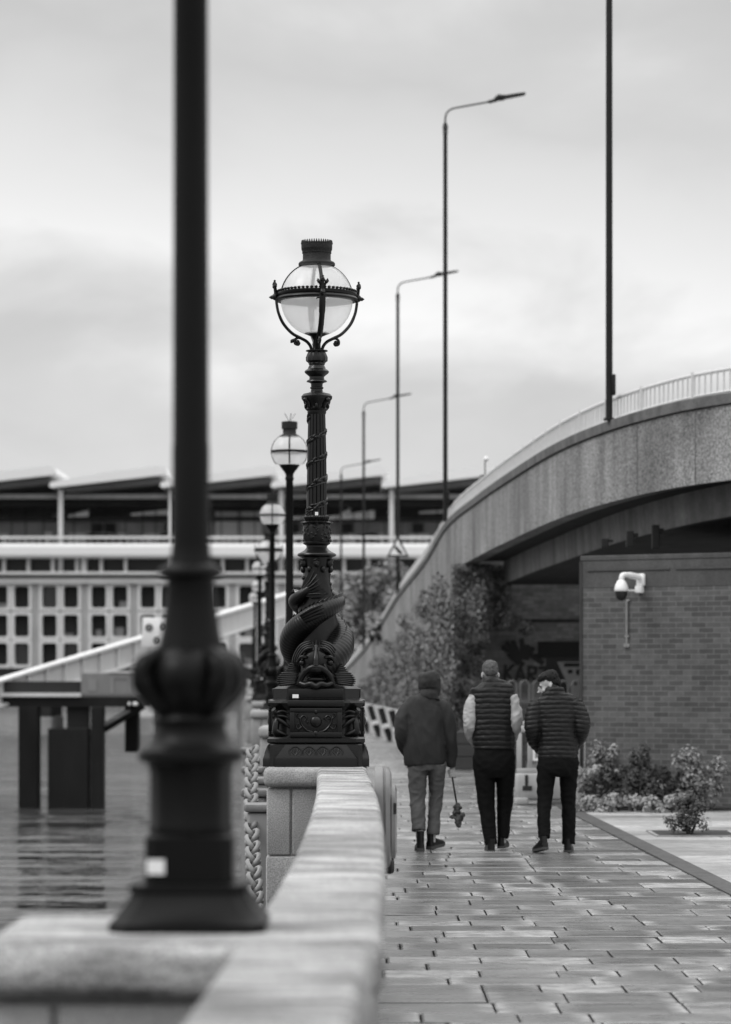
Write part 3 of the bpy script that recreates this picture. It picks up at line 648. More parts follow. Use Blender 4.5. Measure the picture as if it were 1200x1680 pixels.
def slim_lamp(label, loc):
    T = thing('slim_lamp', label, 'street lamp', loc, 0, 'slim globe lamps on the wall')
    def octa(h): return chamf(h, h*.586*.5 if False else h*.30)
    b = MB()
    b.polyl([(.200, 0), (.200, .022), (.188, .03), (.150, .085), (.145, .10), (.152, .104), (.150, .118), (.113, .122), (.112, .238), (.104, .245)], lambda h: chamf(h, h*.22))
    P = b.build('plinth', M['iron_soft'], T, 30)
    b = MB()
    b.lathe([(.103, .24), (.108, .26), (.104, .27), (.104, .40), (.108, .415), (.112, .425), (.134, .432), (.137, .445), (.134, .46), (.110, .475), (.100, .487), (.090, .515), (.093, .53), (.099, .54), (.094, .552), (.084, .56), (.095, .58), (.118, .605), (.132, .635), (.13, .675), (.112, .705), (.08, .73)], 40,
            mod=lambda t, z: 1+(.03*cos(8*t) if z < .42 else 0)+(.09*cos(4*t+.6) if z > .58 else 0))
    for k in range(4):
        a = k*pi/2+.6
        b.tube(catmull([cyl(a, .08, .575), cyl(a, .122, .61), cyl(a, .147, .65), cyl(a, .135, .69), cyl(a, .09, .715)], 4), [.03]*8+[.026]*5+[.02]*4, 9)
    b.build('base', M['iron_soft'], T, 40)
    b = MB()
    b.lathe([(.088, .715), (.076, .77), (.068, .83), (.062, .90), (.064, .905), (.082, .915), (.084, .927), (.08, .935), (.058, .945), (.052, .97), (.0495, 1.0), (.0490, 1.25), (.0475, 1.26), (.0455, 2.0), (.0435, 2.95), (.052, 2.965), (.052, 2.985), (.046, 3.0), (.048, 3.03), (.066, 3.06), (.098, 3.10), (.122, 3.135), (.128, 3.14), (.10, 3.145)], 36)
    b.build('column', M['iron_soft'], T, 40)
    zc = 3.30; b = MB(); prof = []
    for k in range(23):
        a = -.80+(.80+1.05)*k/22; prof.append((.216*cos(a), zc+.216*sin(a)))
    b.lathe(prof, 44, caps=False); b.build('globe', M['globe'], T, 80)
    b = MB(); b.lathe([(.210, zc-.014), (.226, zc-.012), (.228, zc+.012), (.212, zc+.014), (.210, zc-.014)], 48, caps=False)
    for k in range(4):
        a = k*pi/2+.02; tg = Vector((cos(a), sin(a), 0)); pts = [cyl(a, .219*cos(-.75+1.75*q/14), zc+.219*sin(-.75+1.75*q/14)) for q in range(15)]
        b.tube(pts, [(.009, .005)]*15, 6, up=tg)
    b.build('cage', M['iron_soft'], T, 50)
    b = MB(); b.lathe([(.125, 3.485), (.115, 3.495), (.085, 3.51), (.08, 3.52), (.08, 3.57), (.095, 3.575), (.096, 3.66), (.085, 3.662), (.02, 3.65)], 32)
    Kp = b.build('chimney_cap', M['iron_worn'], T, 35)
    b = MB()
    for k in range(5):
        a = k*2*pi/5; b.tube([(0, 0, 3.655), (.07*cos(a), .07*sin(a), 3.76)], .003, 5)
    b.build('bird_spikes', M['pole_arm'], Kp, 0)
    return T
zb = WZ+.006
sl0 = slim_lamp('nearest slim black lamp column, out of focus on the stone wall', (LAMPS[0][1], LAMPS[0][0], zb))
b = MB(); b.box(-.106, -.060, -.1145, -.111, .145, .183); stk = b.build('sticker', M['white'], sl0, 0)
orn = ornate_lamp('sharp black lamp with entwined dolphins and caged glass globe', (LAMPS[1][1], LAMPS[1][0], zb))
names = ['slim globe lamp directly behind the large dolphin lamp', 'second slim globe lamp behind the large dolphin lamp, lower globe', None,
         'slim globe lamp just past the smaller dolphin lamp', 'far slim globe lamp, third from the end of the row', 'far slim globe lamp, last but one of the row', 'farthest slim globe lamp on the wall']
for (d, lx), nm in zip(LAMPS[2:], names):
    if nm is None: dup(orn, (lx, d, zb), 'smaller far dolphin lamp partly hidden by slim lamp columns')
    else: 
        c = dup(sl0, (lx, d, zb), nm)
        for chd in list(c.children):
            if chd.name.startswith('sticker'): bpy.data.objects.remove(chd)

# life ring housing on the land side of the wall -------------------------------
hz = thing('lifebuoy_housing', 'rounded grey moulded plastic housing standing against the stone parapet', 'lifebuoy housing', (landx(16.2), 16.2, .54))
def rr(w0, w1, h0, h1, r, n=6):
    o = []
    for cx, cz, a0 in ((w1-r, h1-r, 0), (w0+r, h1-r, 90), (w0+r, h0+r, 180), (w1-r, h0+r, 270)):
        for k in range(n+1): a = R(a0+90*k/n); o.append((cx+r*cos(a), cz+r*sin(a)))
    return o
b = MB()
prf = [(.012, -.02, .02, .58, .20), (.05, -.0, .0, .60, .2), (.088, .0, .0, .602, .2)]
def oval(x, ins, z0, z1, r): return [(x, -.30+ins+yy, zz) for yy, zz in rr(0, .60-2*ins, z0, z1, r)]
b.loft([oval(.004, .0, .01, .595, .16), oval(.05, .0, .0, .602, .16), oval(.056, .01, .012, .592, .15), oval(.060, .01, .012, .592, .15), oval(.066, 0, .0, .602, .16), oval(.09, .012, .01, .588, .15), oval(.102, .05, .05, .56, .12)])
BD = b.build('shell', M['housing'], hz, 40)
b = MB(); b.loft([oval(.10, .03, .07, .505, .10), oval(.122, .035, .078, .498, .10), oval(.132, .06, .10, .475, .09)]); b.build('front_cover', M['housing'], hz, 40)
b = MB(); b.box(.112, .129, -.272, -.262, .335, .40, .003); b.build('handle_slot', M['rubber'], hz, 0)
b = MB(); b.box(.05, .118, -.2, .2, -.02, .07, .02); b.build('foot', M['rubber'], hz, 30)
#@@PART2
# ================================================================== FLYOVER RAMP
RP = [(20, 28.2, 5.38), (14, 29.6, 5.33), (10, 30.7, 5.3), (7.6, 31.8, 5.27), (6.1, 32.8, 5.25), (5.15, 33.8, 5.22), (4.5, 34.6, 5.20), (3.92, 35.5, 5.16), (3.27, 37.2, 5.08), (2.75, 40, 5.0), (2.33, 45, 4.93), (2.02, 50, 4.88), (1.66, 55.8, 4.74), (1.36, 62, 4.26), (.88, 74, 3.78), (.42, 84, 3.08), (-.06, 93.7, 2.46), (-1.0, 112, 1.62), (-2.0, 130, 1.0), (-4.0, 165, .5)]
RS = catmull(RP, 8)
RN = []
for i, p in enumerate(RS):
    t = RS[min(i+1, len(RS)-1)]-RS[max(i-1, 0)]; t.z = 0; t.normalize(); RN.append(Vector((t.y, -t.x, 0)))
def rpt(i, o, z): p = RS[i]+RN[i]*o; return (p.x, p.y, p.z+z)
def ramp_at(d):
    for i in range(len(RS)-1):
        if RS[i].y <= d <= RS[i+1].y:
            f = (d-RS[i].y)/(RS[i+1].y-RS[i].y); return RS[i].lerp(RS[i+1], f), RN[i].lerp(RN[i+1], f).normalized()
    return RS[-1], RN[-1]
idx = range(len(RS)); iN = [i for i in idx if RS[i].y <= 53.15]; iF = [i for i in idx if RS[i].y >= 52.6]
rampT = thing('flyover_ramp', 'curved grey concrete flyover ramp rising behind the walkers', 'bridge', (0, 0, 0))
def sweep(prof, ids, m, name, parent=None, sharp=30):
    mb = MB(); mb.loft([[rpt(i, o, z) for o, z in prof] for i in ids]); return mb.build(name, m, parent or rampT, sharp)
sweep([(.005, -1.10), (0, -.150), (.34, -.150), (.34, -1.06)], idx, M['concrete'], 'parapet')
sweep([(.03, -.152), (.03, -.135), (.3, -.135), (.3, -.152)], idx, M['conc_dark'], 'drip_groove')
cp_ = sweep([(-.035, -.135), (-.04, -.01), (-.03, 0), (.37, .0), (.38, -.01), (.38, -.135)], idx, M['cope_conc'], 'coping')
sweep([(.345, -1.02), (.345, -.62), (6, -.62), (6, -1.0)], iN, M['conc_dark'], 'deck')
sweep([(.85, -1.45), (.83, -1.025), (1.05, -1.022), (1.05, -1.45)], iN, M['conc_plain'], 'girder_web'); sweep([(.86, -1.47), (.86, -1.452), (5.6, -1.452), (5.6, -1.47)], iN, M['conc_dark'], 'girder_soffit'); sweep([(5.3, -1.45), (5.3, -1.005), (5.6, -1.005), (5.6, -1.45)], iN, M['conc_plain'], 'far_web')  # girder soffit: its shade is put into the near-black colour
mb = MB()
for a, b in zip(iF, iF[1:]):
    for f0, f1, o in ((0, -1.101, .0),):
        pass
rings = []
for i in iF:
    p0 = Vector(rpt(i, .004, 0)); p1 = Vector(rpt(i, .5, 0)); zt = RS[i].z-1.101
    rings.append([(p0.x, p0.y, -.4), (p0.x, p0.y, max(zt, -.3)), (p1.x, p1.y, max(zt, -.3)), (p1.x, p1.y, -.4)])
mb.loft(rings); mb.build('retaining_wall', M['concrete'], rampT, 30)
# vertical day joints on the fascia
mb = MB()
for i in range(4, len(RS), 8):
    if RS[i].y > 80: break
    a = Vector(rpt(i, -.001, -1.09)); b = Vector(rpt(i, -.001, -.16)); t = Vector((RN[i].y*-1, RN[i].x, 0))*.006
    n_ = RN[i]*.003
    mb.face([a-t-n_, a+t-n_, b+t-n_, b-t-n_])
mb.build('day_joint', M['cope_conc'], rampT, 0)
# railing on the coping
mb = MB(); mb2 = MB(); acc = 0; last = None; bar = 0
dense = catmull([RS[i] for i in range(0, len(RS), 2)], 40)
rl_pts = []; posts_ = []
for i in range(1, len(dense)-1):
    p = dense[i]; t = dense[i+1]-dense[i-1]; t.z = 0; t.normalize(); nrm = Vector((t.y, -t.x, 0)); q = p+nrm*.12
    if q.y > 118: break
    if last is not None: acc += (q-last).length
    last = q
    if not rl_pts or (q-rl_pts[-1]).length > .35: rl_pts.append(q.copy())
    if acc >= bar*.115:
        bar += 1
        if bar % 11 == 1: posts_.append(q.copy())
        elif q.y < 64: mb2.box(q.x-.012, q.x+.012, q.y-.012, q.y+.012, q.z+.04, q.z+.32)
        else: mb2.box(q.x-.02, q.x+.02, q.y-.05, q.y+.05, q.z+.05, q.z+.31)
up = Vector((0, 0, 1))
mb2.tube([q+up*.325 for q in rl_pts], [(.022, .03)]*len(rl_pts), 6); mb2.tube([q+up*.045 for q in rl_pts], [(.018, .018)]*len(rl_pts), 6)
rlp = mb2.build('railing', M['rail'], rampT, 40)
for q in posts_:
    mb = MB(); mb.box(q.x-.028, q.x+.028, q.y-.028, q.y+.028, q.z, q.z+.36); mb.build('railing_post', M['rail'], rlp, 0)
# little brackets hanging from the girder
for px, py, h in ((993, 888, .13), (1034, 879, .22), (1076, 873, .32)):
    mb = MB(); p = at(px, py, 36.6); mb.box(p.x-.05, p.x+.05, p.y-.05, p.y+.05, p.z-h*.7, p.z+h*.3, .01)
    mb.box(p.x+.051, p.x+.11, p.y-.03, p.y+.03, p.z-h*.1, p.z+h*.15); mb.build('hanger', M['black'], rampT, 0)

# ---- lamp columns of the ramp
def street_lamp(label, loc):
    T = thing('street_lamp', label, 'street lamp', loc, 0, 'tall street lamps along the flyover')
    b = MB(); b.lathe([(.075, 0), (.075, .03), (.047, .035), (.047, 1.3), (.045, 4), (.042, 7.98), (.052, 7.99), (.052, 8.06), (.03, 8.12)], 16); b.build('pole', M['pole'], T, 40)
    b = MB(); b.lathe([(.052, 7.9), (.052, 7.96), (.050, 7.961)], 16, caps=False); b.lathe([(.0575, 8.0), (.0575, 8.03)], 16, caps=False); b.build('collar', M['pole_arm'], T, 40)
    b = MB(); pts = catmull([(0, 0, 8.05), (0, 0, 8.2), (.03, 0, 8.32), (.13, 0, 8.40), (.3, 0, 8.44), (.85, 0, 8.54), (.98, 0, 8.57)], 5); b.tube(pts, .020, 8); b.build('arm', M['pole_arm'], T, 50)
    b = MB()
    def sec(x, z, h, wd): return [(x, -wd, z-h*.5), (x, -wd*.7, z-h), (x, wd*.7, z-h), (x, wd, z-h*.5), (x, wd, z+h*.4), (x, wd*.6, z+h), (x, -wd*.6, z+h), (x, -wd, z+h*.4)]
    b.loft([sec(.86, 8.545, .02, .03), sec(.92, 8.55, .032, .05), sec(.98, 8.57, .03, .06), sec(1.02, 8.60, .05, .10), (sec(1.08, 8.635, .055, .13)), sec(1.16, 8.63, .045, .15), sec(1.24, 8.645, .026, .16), sec(1.5, 8.69, .02, .16), sec(1.6, 8.705, .017, .14), sec(1.63, 8.71, .012, .11)])
    b.build('lantern', M['pole'], T, 40)
    return T
pl = [(37.0, 1000), (55.8, 731), (74, 653), (93.7, 597), (112, 560)]
labs = ['lamp pole at right edge, cut off by the top of the picture', 'tall thin lamp pole left of the railings, its lamp head highest in view',
        'thin lamp pole carrying the triangular warning sign', 'thin lamp pole just right of the dolphin lamp shaft', 'farthest and shortest lamp pole, in front of the station roof']
st0 = None
for (d, px), lb in zip(pl, labs):
    p, nr = ramp_at(d); loc = ((px-600)*d/F, d, p.z-.003)
    if st0 is None: st0 = street_lamp(lb, loc)
    else: dup(st0, loc, lb)
    if d == 37.0:
        b = MB(); b.box(.03, .085, -.05, .05, .34, .62, .01); b.build('control_box', M['pole'], st0, 30)
# sign on the third pole
p, nr = ramp_at(74); sx = (653-600)*74/F
sg = thing('warning_sign', 'white triangular warning sign with dark border and wedge symbol', 'road sign', (sx, 73.9, at(655, 914, 74).z))
def tri(s_): c = .20; return [(-.30*s_, c-(c)*s_+.0), (.30*s_, c-c*s_), (0, c+.37*s_)]
b = MB(); b.prism(tri(1.0), -.01, .01); b.build('border', M['black'], sg, 0)
b = MB(); b.prism(tri(.74), -.018, -.011); b.build('face', M['white'], sg, 0)
b = MB(); b.prism([(-.09, .31), (-.02, .27), (.13, .12), (.11, .07), (.02, .09), (-.04, .18), (-.10, .25)], -.024, -.019); b.build('symbol', M['black'], sg, 0)
# small mast with a pale globe on the parapet, far end
p, nr = ramp_at(50); q = at(797, 785, 50)
bc = thing('beacon_post', 'thin grey post with small pale globe standing on the ramp parapet', 'beacon', (q.x, 50.2, RS[0].z*0+4.86))
b = MB(); b.lathe([(.03, 0), (.03, .28), (.022, .29), (.022, .36), (.10, .37), (.10, .42), (.03, .44)], 14); b.lathe([(.012, .44), (.012, .72)], 8); b.build('post', M['pole_arm'], bc, 40)
b = MB(); b.ell((.02, 0, .72), (.05, .05, .05), 16, 10); b.build('globe', M['white'], bc, 60)

# ================================================================== UNDERPASS, BRICK WALL, CAMERA
uw = thing('underpass_wall', 'dark brick wall with doorway under the flyover', 'wall', (0, 53.2, 0))
b = MB(); b.box(1.90, 3.50, 0, .35, -.1, 4.1); b.box(3.50, 9, 0, .35, 2.0, 4.3); b.box(4.55, 9, .003, .347, -.1, 2.0); b.build('brick_face', M['brick_dk'], uw, 0)
b = MB(); b.box(1.95, 9, -.03, -.002, 2.64, 2.70); b.build('string_course', M['conc_dark'], uw, 0)
b = MB(); b.box(3.34, 4.6, -.12, -.003, 1.95, 2.27, .01); b.build('lintel', M['black'], uw, 0)
b = MB(); b.box(3.3, 4.8, 2.2, 2.3, -.1, 2.2); b.build('passage', M['black'], uw, 0)  # black sheet behind the opening, the passage's shade put into its colour
mu_ = thing('painted_panel', 'pale slanted panel with dark blotches inside the doorway', 'panel', (0, 54.0, 0))
def up2(px, py, d=54): v = at(px, py, d); return (v.x, v.z)
b = MB(); b.prism([up2(*q) for q in ((915, 1086), (990, 1086), (990, 1146), (941, 1146), (936, 1126), (927, 1112))], 0, .05); b.build('board', M['ply'], mu_, 0)
for px, py, rx, rz in ((936, 1102, .055, .04), (949, 1103, .045, .065), (945, 1122, .03, .03), (958, 1118, .05, .04)):
    x, z = up2(px, py); b = MB(); b.ell((x, -.004, z), (rx, .008, rz), 10, 6); b.build('blotch', M['paint_dk'], mu_, 0)
x0, z0 = up2(926, 1094); x1, z1 = up2(954, 1088); b = MB(); b.box(x0, x1, -.02, -.002, z0, z1); b.build('dark_bar', M['paint_dk'], mu_, 0)
# graffiti
gf = thing('graffiti', 'dark sprayed letters and spiky burst on the underpass brickwork', 'graffiti', (0, 53.18, 0))
SK = [0]
def stroke(mb, pts, wd):
    P = [Vector(up2(px, py, 53.2)).to_3d() for px, py in pts]
    for a, c in zip(P, P[1:]):
        t = (c-a); t2 = Vector((-t.y, t.x, 0)).normalized()*wd; e = t.normalized()*wd*.6
        q = [a-t2-e, a+t2-e, c+t2+e, c-t2+e]
        SK[0] += 1; mb.prism([(v.x, v.y) for v in q], -.004-.0012*SK[0], -.002)
b = MB()
for st_ in ([(830, 1092), (828, 1116)], [(830, 1104), (843, 1091)], [(831, 1103), (842, 1118)], [(846, 1118), (854, 1094), (862, 1118)], [(849, 1110), (860, 1110)], [(867, 1118), (868, 1094), (880, 1096), (879, 1105), (868, 1106), (882, 1119)], [(886, 1096), (897, 1095), (887, 1117), (899, 1117)]): stroke(b, st_, .028)
b.build('lettering', M['paint_dk'], gf, 0)
b = MB()
for st_ in ([(826, 1063), (842, 1072), (856, 1080)], [(832, 1056), (846, 1068)], [(842, 1053), (852, 1076)], [(856, 1050), (858, 1078)], [(866, 1060), (860, 1080)], [(874, 1064), (864, 1080)], [(870, 1074), (886, 1086)], [(878, 1076), (890, 1088)], [(836, 1074), (850, 1088)], [(846, 1082), (858, 1090)]): stroke(b, st_, .045)
b.build('burst', M['paint_dk'], gf, 0)
# hooped railing in front
hr = thing('hoop_railing', 'grey bow topped railing in front of the underpass wall', 'railing', (0, 50, 0))
b = MB(); x = at(812, 1100, 50).x
while x < 4.2:
    pts = [(x, 0, 0), (x, 0, 1.42)]+[(x+.085-.085*cos(pi*k/8), 0, 1.42+.10*sin(pi*k/8)) for k in range(1, 8)]+[(x+.17, 0, 1.42), (x+.17, 0, 0)]
    b.tube(pts, .022, 6); x += .235
b.build('hoop', M['hoop'], hr, 50)
b = MB(); b.box(2.3, 4.3, -.02, .02, 1.12, 1.17); b.box(2.3, 4.3, -.02, .02, .16, .20); b.build('cross_rail', M['hoop'], hr, 0)
# right hand brick wall
bwl = thing('brick_wall', 'tall brick wall with rendered top band beside the planting', 'wall', (2.745, 35.0, 0), R(-31))
b = MB(); b.box(0, 9, 0, 4.6, -.1, 2.76); b.build('brick_face', M['brick'], bwl, 0)
b = MB(); b.box(-.003, 9, -.004, 4.6, 2.763, 3.10); b.build('rendered_band', M['band'], bwl, 0)
b = MB(); b.box(-.006, 9.02, -.008, 4.62, 3.103, 3.17, .012); b.build('coping', M['band'], bwl, 0)
b = MB(); b.box(.10, 1.25, -.022, -.006, 2.975, 3.0); b.box(1.33, 3, -.022, -.006, 2.975, 3.0); b.build('cable_tray', M['pole_arm'], bwl, 0)
b = MB(); b.box(-.012, .03, -.012, .03, -.05, 3.10); b.build('corner_trim', M['conc_dark'], bwl, 0)
# dome camera (in the wall's own axes)
ca, sa = cos(R(-31)), sin(R(-31))
def onwall(u, v, z): return Vector((2.745+u*ca-v*sa, 35.0+u*sa+v*ca, z))
cc = thing('security_camera', 'white dome security camera on bracket fixed high on the brick wall', 'camera', onwall(.86, -.002, 0), R(-31))
# u such that it projects at px 1046
def zz(py, d=34.5): return 1.71+(1100-py)*d/F
b = MB(); b.box(-.055, .055, -.05, 0, zz(961), zz(941), .012); b.build('wall_plate', M['white'], cc, 30)
b = MB(); b.tube(catmull([(0, -.03, zz(948)), (-.03, -.12, zz(946)), (-.07, -.24, zz(944)), (-.10, -.31, zz(944)), (-.115, -.335, zz(947)), (-.12, -.34, zz(955))], 6), [(.036, .042)]*12+[.034]*19, 10); b.build('arm', M['white'], cc, 50)
b = MB(); xc, yc = -.12, -.34
b.lathe([(.03, zz(952)), (.052, zz(954)), (.075, zz(960)), (.086, zz(966)), (.088, zz(970)), (.08, zz(971))], 24, c=(xc, yc)); b.build('hood', M['white'], cc, 50)
b = MB(); b.lathe([(.078, zz(970.5)), (.074, zz(977)), (.055, zz(983)), (.03, zz(985.5)), (.004, zz(986))], 24, c=(xc, yc)); b.build('dome', M['rubber'], cc, 60)
b = MB(); b.box(-.055, .035, -.09, 0, zz(973), zz(961), .01); b.tube([(-.05, -.05, zz(969)), (-.08, -.2, zz(969)), (-.11, -.32, zz(967))], .012, 6); b.build('junction_box', M['white'], cc, 30)
b = MB(); b.tube([(-.20, -.018, zz(986)), (-.20, -.018, zz(1058))], .016, 8); b.tube([(-.20, -.018, zz(986)), (-.16, -.018, zz(984))], .016, 8)
b.box(-.24, -.16, -.03, 0, zz(1062), zz(1056), .005); b.box(-.23, -.17, -.026, 0, zz(1045), zz(1042)); b.build('conduit', M['conc_plain'], cc, 40)

# ================================================================== BARRIER, PLANTER, PANELS, PLANTS
br = thing('barrier', 'grey plastic work barrier with a framed notice', 'barrier', (2.37, 35, 0))
b = MB(); b.box(-.46, .55, -.10, .10, .06, .40, .04); b.box(-.46, -.30, -.2, .2, .0, .09, .02); b.box(.36, .55, -.22, .22, .0, .12, .02); b.build('base', M['barrier'], br, 35)
b = MB(); b.box(-.44, .5, -.045, .045, .92, 1.0, .015); b.box(-.44, .5, -.045, .045, .40, .46, .01); b.box(-.36, -.24, -.05, .05, 1.0, 1.06, .01)
for x in (-.44, -.30, -.18, -.06, .06, .18, .30, .42): b.box(x, x+.065, -.035, .035, .45, .93, .008)
b.build('slatted_panel', M['barrier'], br, 35)
b = MB(); b.box(-.37, -.25, -.108, -.101, .18, .24); b.box(-.34, -.30, -.108, -.101, .24, .38); b.build('recess', M['rubber'], br, 0)
ntc = thing('notice_board', 'white framed notice hung on the plastic barrier', 'sign', (2.16, 34.93, .56))
b = MB()
for q in ((-.03, .23, 0, .03), (-.03, .23, .24, .27), (-.03, 0, .03, .24), (.20, .23, .03, .24)): b.box(q[0], q[1], -.03, 0, q[2], q[3])
b.build('frame', M['white'], ntc, 0)
b = MB(); b.box(0, .20, -.02, -.003, .03, .115); b.build('lower_panel', M['mid'], ntc, 0)
b = MB(); b.box(0, .20, -.02, -.003, .118, .24); b.build('upper_panel', M['cream'], ntc, 0)
plb = thing('planter_box', 'dark timber planter behind the man in the gilet', 'planter', (1.52, 47.2, 0))
b = MB()
for k in range(3): b.box(0, 1.25, 0, .5, .22*k+.005, .22*k+.215, .008)
b.build('planks', M['plank'], plb, 0)
b = MB(); b.box(.03, 1.22, .03, .47, .6, .645); b.build('soil', M['soil'], plb, 0)
# low pale wall with leaning slats at the foot of the ivy
lw_ = thing('low_wall', 'low pale wall with dark leaning slats at the foot of the ivy', 'wall', (0, 0, 0))
def lwx(d): return .72-(d-64.7)*.057
b = MB()
for (a, c) in ((60.5, 68), (68.02, 76), (76.02, 86)):
    b.loft([[(lwx(t), t, -.02), (lwx(t)-.03, t, .78), (lwx(t)+.07, t, .78), (lwx(t)+.12, t, -.02)] for t in (a, c)])
b.build('panel', M['ply'], lw_, 0)
for d in (62.3, 66.2, 70.6, 75.6, 81):
    x = lwx(d)
    b = MB(); b.tube([(x-.27, d, .80), (x-.16, d, .42)], [(.075, .09)]*2, 4, up=(1, 0, 0)); b.tube([(x-.13, d, .31), (x-.02, d, .0)], [(.075, .09)]*2, 4, up=(1, 0, 0)); b.build('slat', M['rubber'], lw_, 0)
    b = MB(); b.box(x-.22, x-.06, d-.14, d+.14, .32, .41, .015); b.build('block', M['white'], lw_, 0)

def plant(name, label, cat, loc, rx, ry, h, n, size, m, seed, group=None, shape=1.0, stems=6, up=.6):
    T = thing(name, label, cat, loc, 0, group); r = random.Random(seed); b = MB()
    cl = [(Vector((r.gauss(0, rx*.45), r.gauss(0, ry*.45), h*(.15+.8*r.random()**shape))), r.uniform(.16, .34)*min(rx, h)+.03) for _ in range(max(5, n//45))]
    n *= 2; size *= .66
    for k in range(n):
        c, cr = r.choice(cl); v = Vector((r.gauss(0, 1), r.gauss(0, 1), r.gauss(0, 1))).normalized(); p = c+v*cr*r.random()**.5*1.1
        if p.z < .02: p.z = .02+r.random()*.1
        leaf(b, p, v+Vector((0, -.3, up)), size*r.uniform(.6, 1.3), r)
    b.build('foliage', m, T, 0)
    b = MB()
    for k in range(stems):
        c, cr = r.choice(cl); b.tube([(c.x*.2, c.y*.2, 0), (c.x*.6, c.y*.6, c.z*.5), c], [.012, .009, .004], 5)
    b.build('stems', M['stem'], T, 0)
    return T
def gx(px, d): return (px-600)*d/F
plant('grass_clump', 'pale feathery clump right of the barrier by the brick corner', 'plant', (gx(968, 34), 34, 0), .22, .2, .50, 900, .09, M['leaf_lt'], 11, up=.2)
plant('shrub', 'dark bushy shrub in the middle of the planting bed', 'shrub', (gx(1005, 33.6), 33.6, 0), .26, .2, .62, 1100, .07, M['leaf_dk'], 12)
plant('tall_plant', 'tall dark leafy plant with small pale flower heads', 'plant', (gx(1045, 33.4), 33.4, 0), .22, .2, .80, 900, .07, M['leaf_dk'], 13)
fl = plant('flower_stalk', 'thin stalk topped by pale blossoms above the dark shrub', 'plant', (gx(1008, 34), 34.05, 0), .07, .07, .82, 110, .06, M['leaf_lt'], 14, shape=.25)
plant('shrub', 'broad dark shrub at the right end of the bed', 'shrub', (gx(1090, 33.4), 33.5, 0), .30, .2, .55, 900, .07, M['leaf_dk'], 15)
plant('shrub', 'mid grey low shrub against the foot of the brick wall', 'shrub', (gx(985, 34.6), 34.7, 0), .25, .15, .80, 600, .08, M['leaf'], 16)
plant('shrub', 'large loose shrub outside the right end of the pavement', 'shrub', (gx(1150, 33.2), 33.3, 0), .4, .2, .75, 1200, .08, M['leaf'], 19)
hp = None; r = random.Random(4)
for k in range(9):
    px = 955+k*21; d = 33.0+r.uniform(-.1, .15)
    plant('ground_cover_plant', 'low pale broad leaved plant edging the pavement', 'plant', (gx(px, d), d, 0), .13, .12, .16+.05*r.random(), 150, .085, M['leaf_lt'], 30+k, 'pale low plants along the bed edge', stems=2)
plant('conifer', 'small dark bushy conifer in a ground bed at right', 'shrub', (gx(1132, 28.5), 28.5, 0), .16, .16, .42, 1500, .045, M['leaf_dk'], 91, up=.9)
b = MB(); b.box(-.32, .5, -.4, .5, -.03, .010); tag(b.build('tree_pit', M['soil'], None, 0, loc=(gx(1126, 28.5), 28.5, 0)), kind='structure')
b = MB(); b.box(-.36, -.321, -.44, .54, -.03, .02); b.box(-.321, .5, .501, .54, -.03, .02); b.box(-.321, .5, -.44, -.401, -.03, .02)
tag(b.build('tree_pit_edging', M['conc_plain'], None, 0, loc=(gx(1126, 28.5), 28.5, 0)), kind='structure')

# ---- ivy on the retaining wall
iv = thing('ivy', 'thick ivy climbing the sloping wall of the flyover ramp', 'ivy', (0, 0, 0)); r = random.Random(21); b = MB()
TOP = [(51, 3.75), (52.7, 3.62), (56, 3.45), (60, 3.2), (63.5, 3.05), (70, 2.7), (78, 2.25), (85, 1.8), (92, 1.3), (100, .8)]
for k in range(62000):
    d = 51.3+46*r.random()**1.35; p, nr = ramp_at(d); zt = interp(TOP, d)
    z = zt*r.random()**.8
    cl = noise.noise(Vector((d*.55, z*1.5, 3))); c2 = noise.noise(Vector((d*1.5, z*3.2, 9)))
    edge = (zt-z)/zt
    if edge < .3 and cl+c2*.6 < .30-edge*2: continue
    if c2 < -.32 and cl < -.1: continue
    th = .12+.42*max(0, cl+.25)+.34*max(0, c2); o = -th*(.35+.65*r.random()**.5)
    if d < 54: o *= 1.15
    v = -nr+Vector((r.gauss(0, .5), r.gauss(0, .5), .35+r.gauss(0, .5)))
    leaf(b, Vector((p.x, p.y, z))+nr*o, v, r.uniform(.035, .09), r, .85)
for k in range(22000):     # the mass round the abutment corner and hanging from the soffit
    x = 1.66+r.random()**1.2*1.15; z = 3.72*r.random(); lim = .62-.2*abs(sin(z*2.1))+.45*(z > 2.5)+.22*noise.noise(Vector((x*2.2, z*2.4, 5)))
    if x-1.72 > lim+.12: continue
    leaf(b, Vector((x, (52.56 if x < 2.42 else 53.15)-r.random()**.7*(.25+.35*max(0, noise.noise(Vector((x*2.5, z*2.5, 1)))+.3)), z)), Vector((r.gauss(.2, .5), -1, .4)), r.uniform(.035, .09), r, .85)
for k in range(160):      # creeping shoot along the string course
    x = 2.5+r.random()*.75; leaf(b, Vector((x, 53.1-.1*r.random(), 2.66+r.gauss(0, .05)-.1*(x > 2.9))), Vector((0, -1, .4)), r.uniform(.06, .13), r, .8)
b.build('leaves', M['leaf'], iv, 0)
b = MB()
for k in range(40):
    d = r.uniform(52, 88); p, nr = ramp_at(d); zt = interp(TOP, d)*r.uniform(.6, .95); pts = [Vector((p.x, p.y, 0))-nr*.04]
    for j in range(1, 6): p2, n2 = ramp_at(d+j*r.uniform(-.3, .3)); pts.append(Vector((p2.x, p2.y, zt*j/5))-n2*.05)
    b.tube(pts, [.03, .026, .022, .018, .012, .006], 5)
b.build('stems', M['stem'], iv, 0)
# small shrub growing over the ramp wall
for (d, hh, lb) in ((82.5, .62, 'ragged bush sprouting from the upper edge of the ramp wall'),):
    p, nr = ramp_at(d); plant('bush', lb, 'bush', (p.x-.16, d, p.z-.72), .22, .5, hh+.35, 500, .13, M['leaf_dk'], 77)

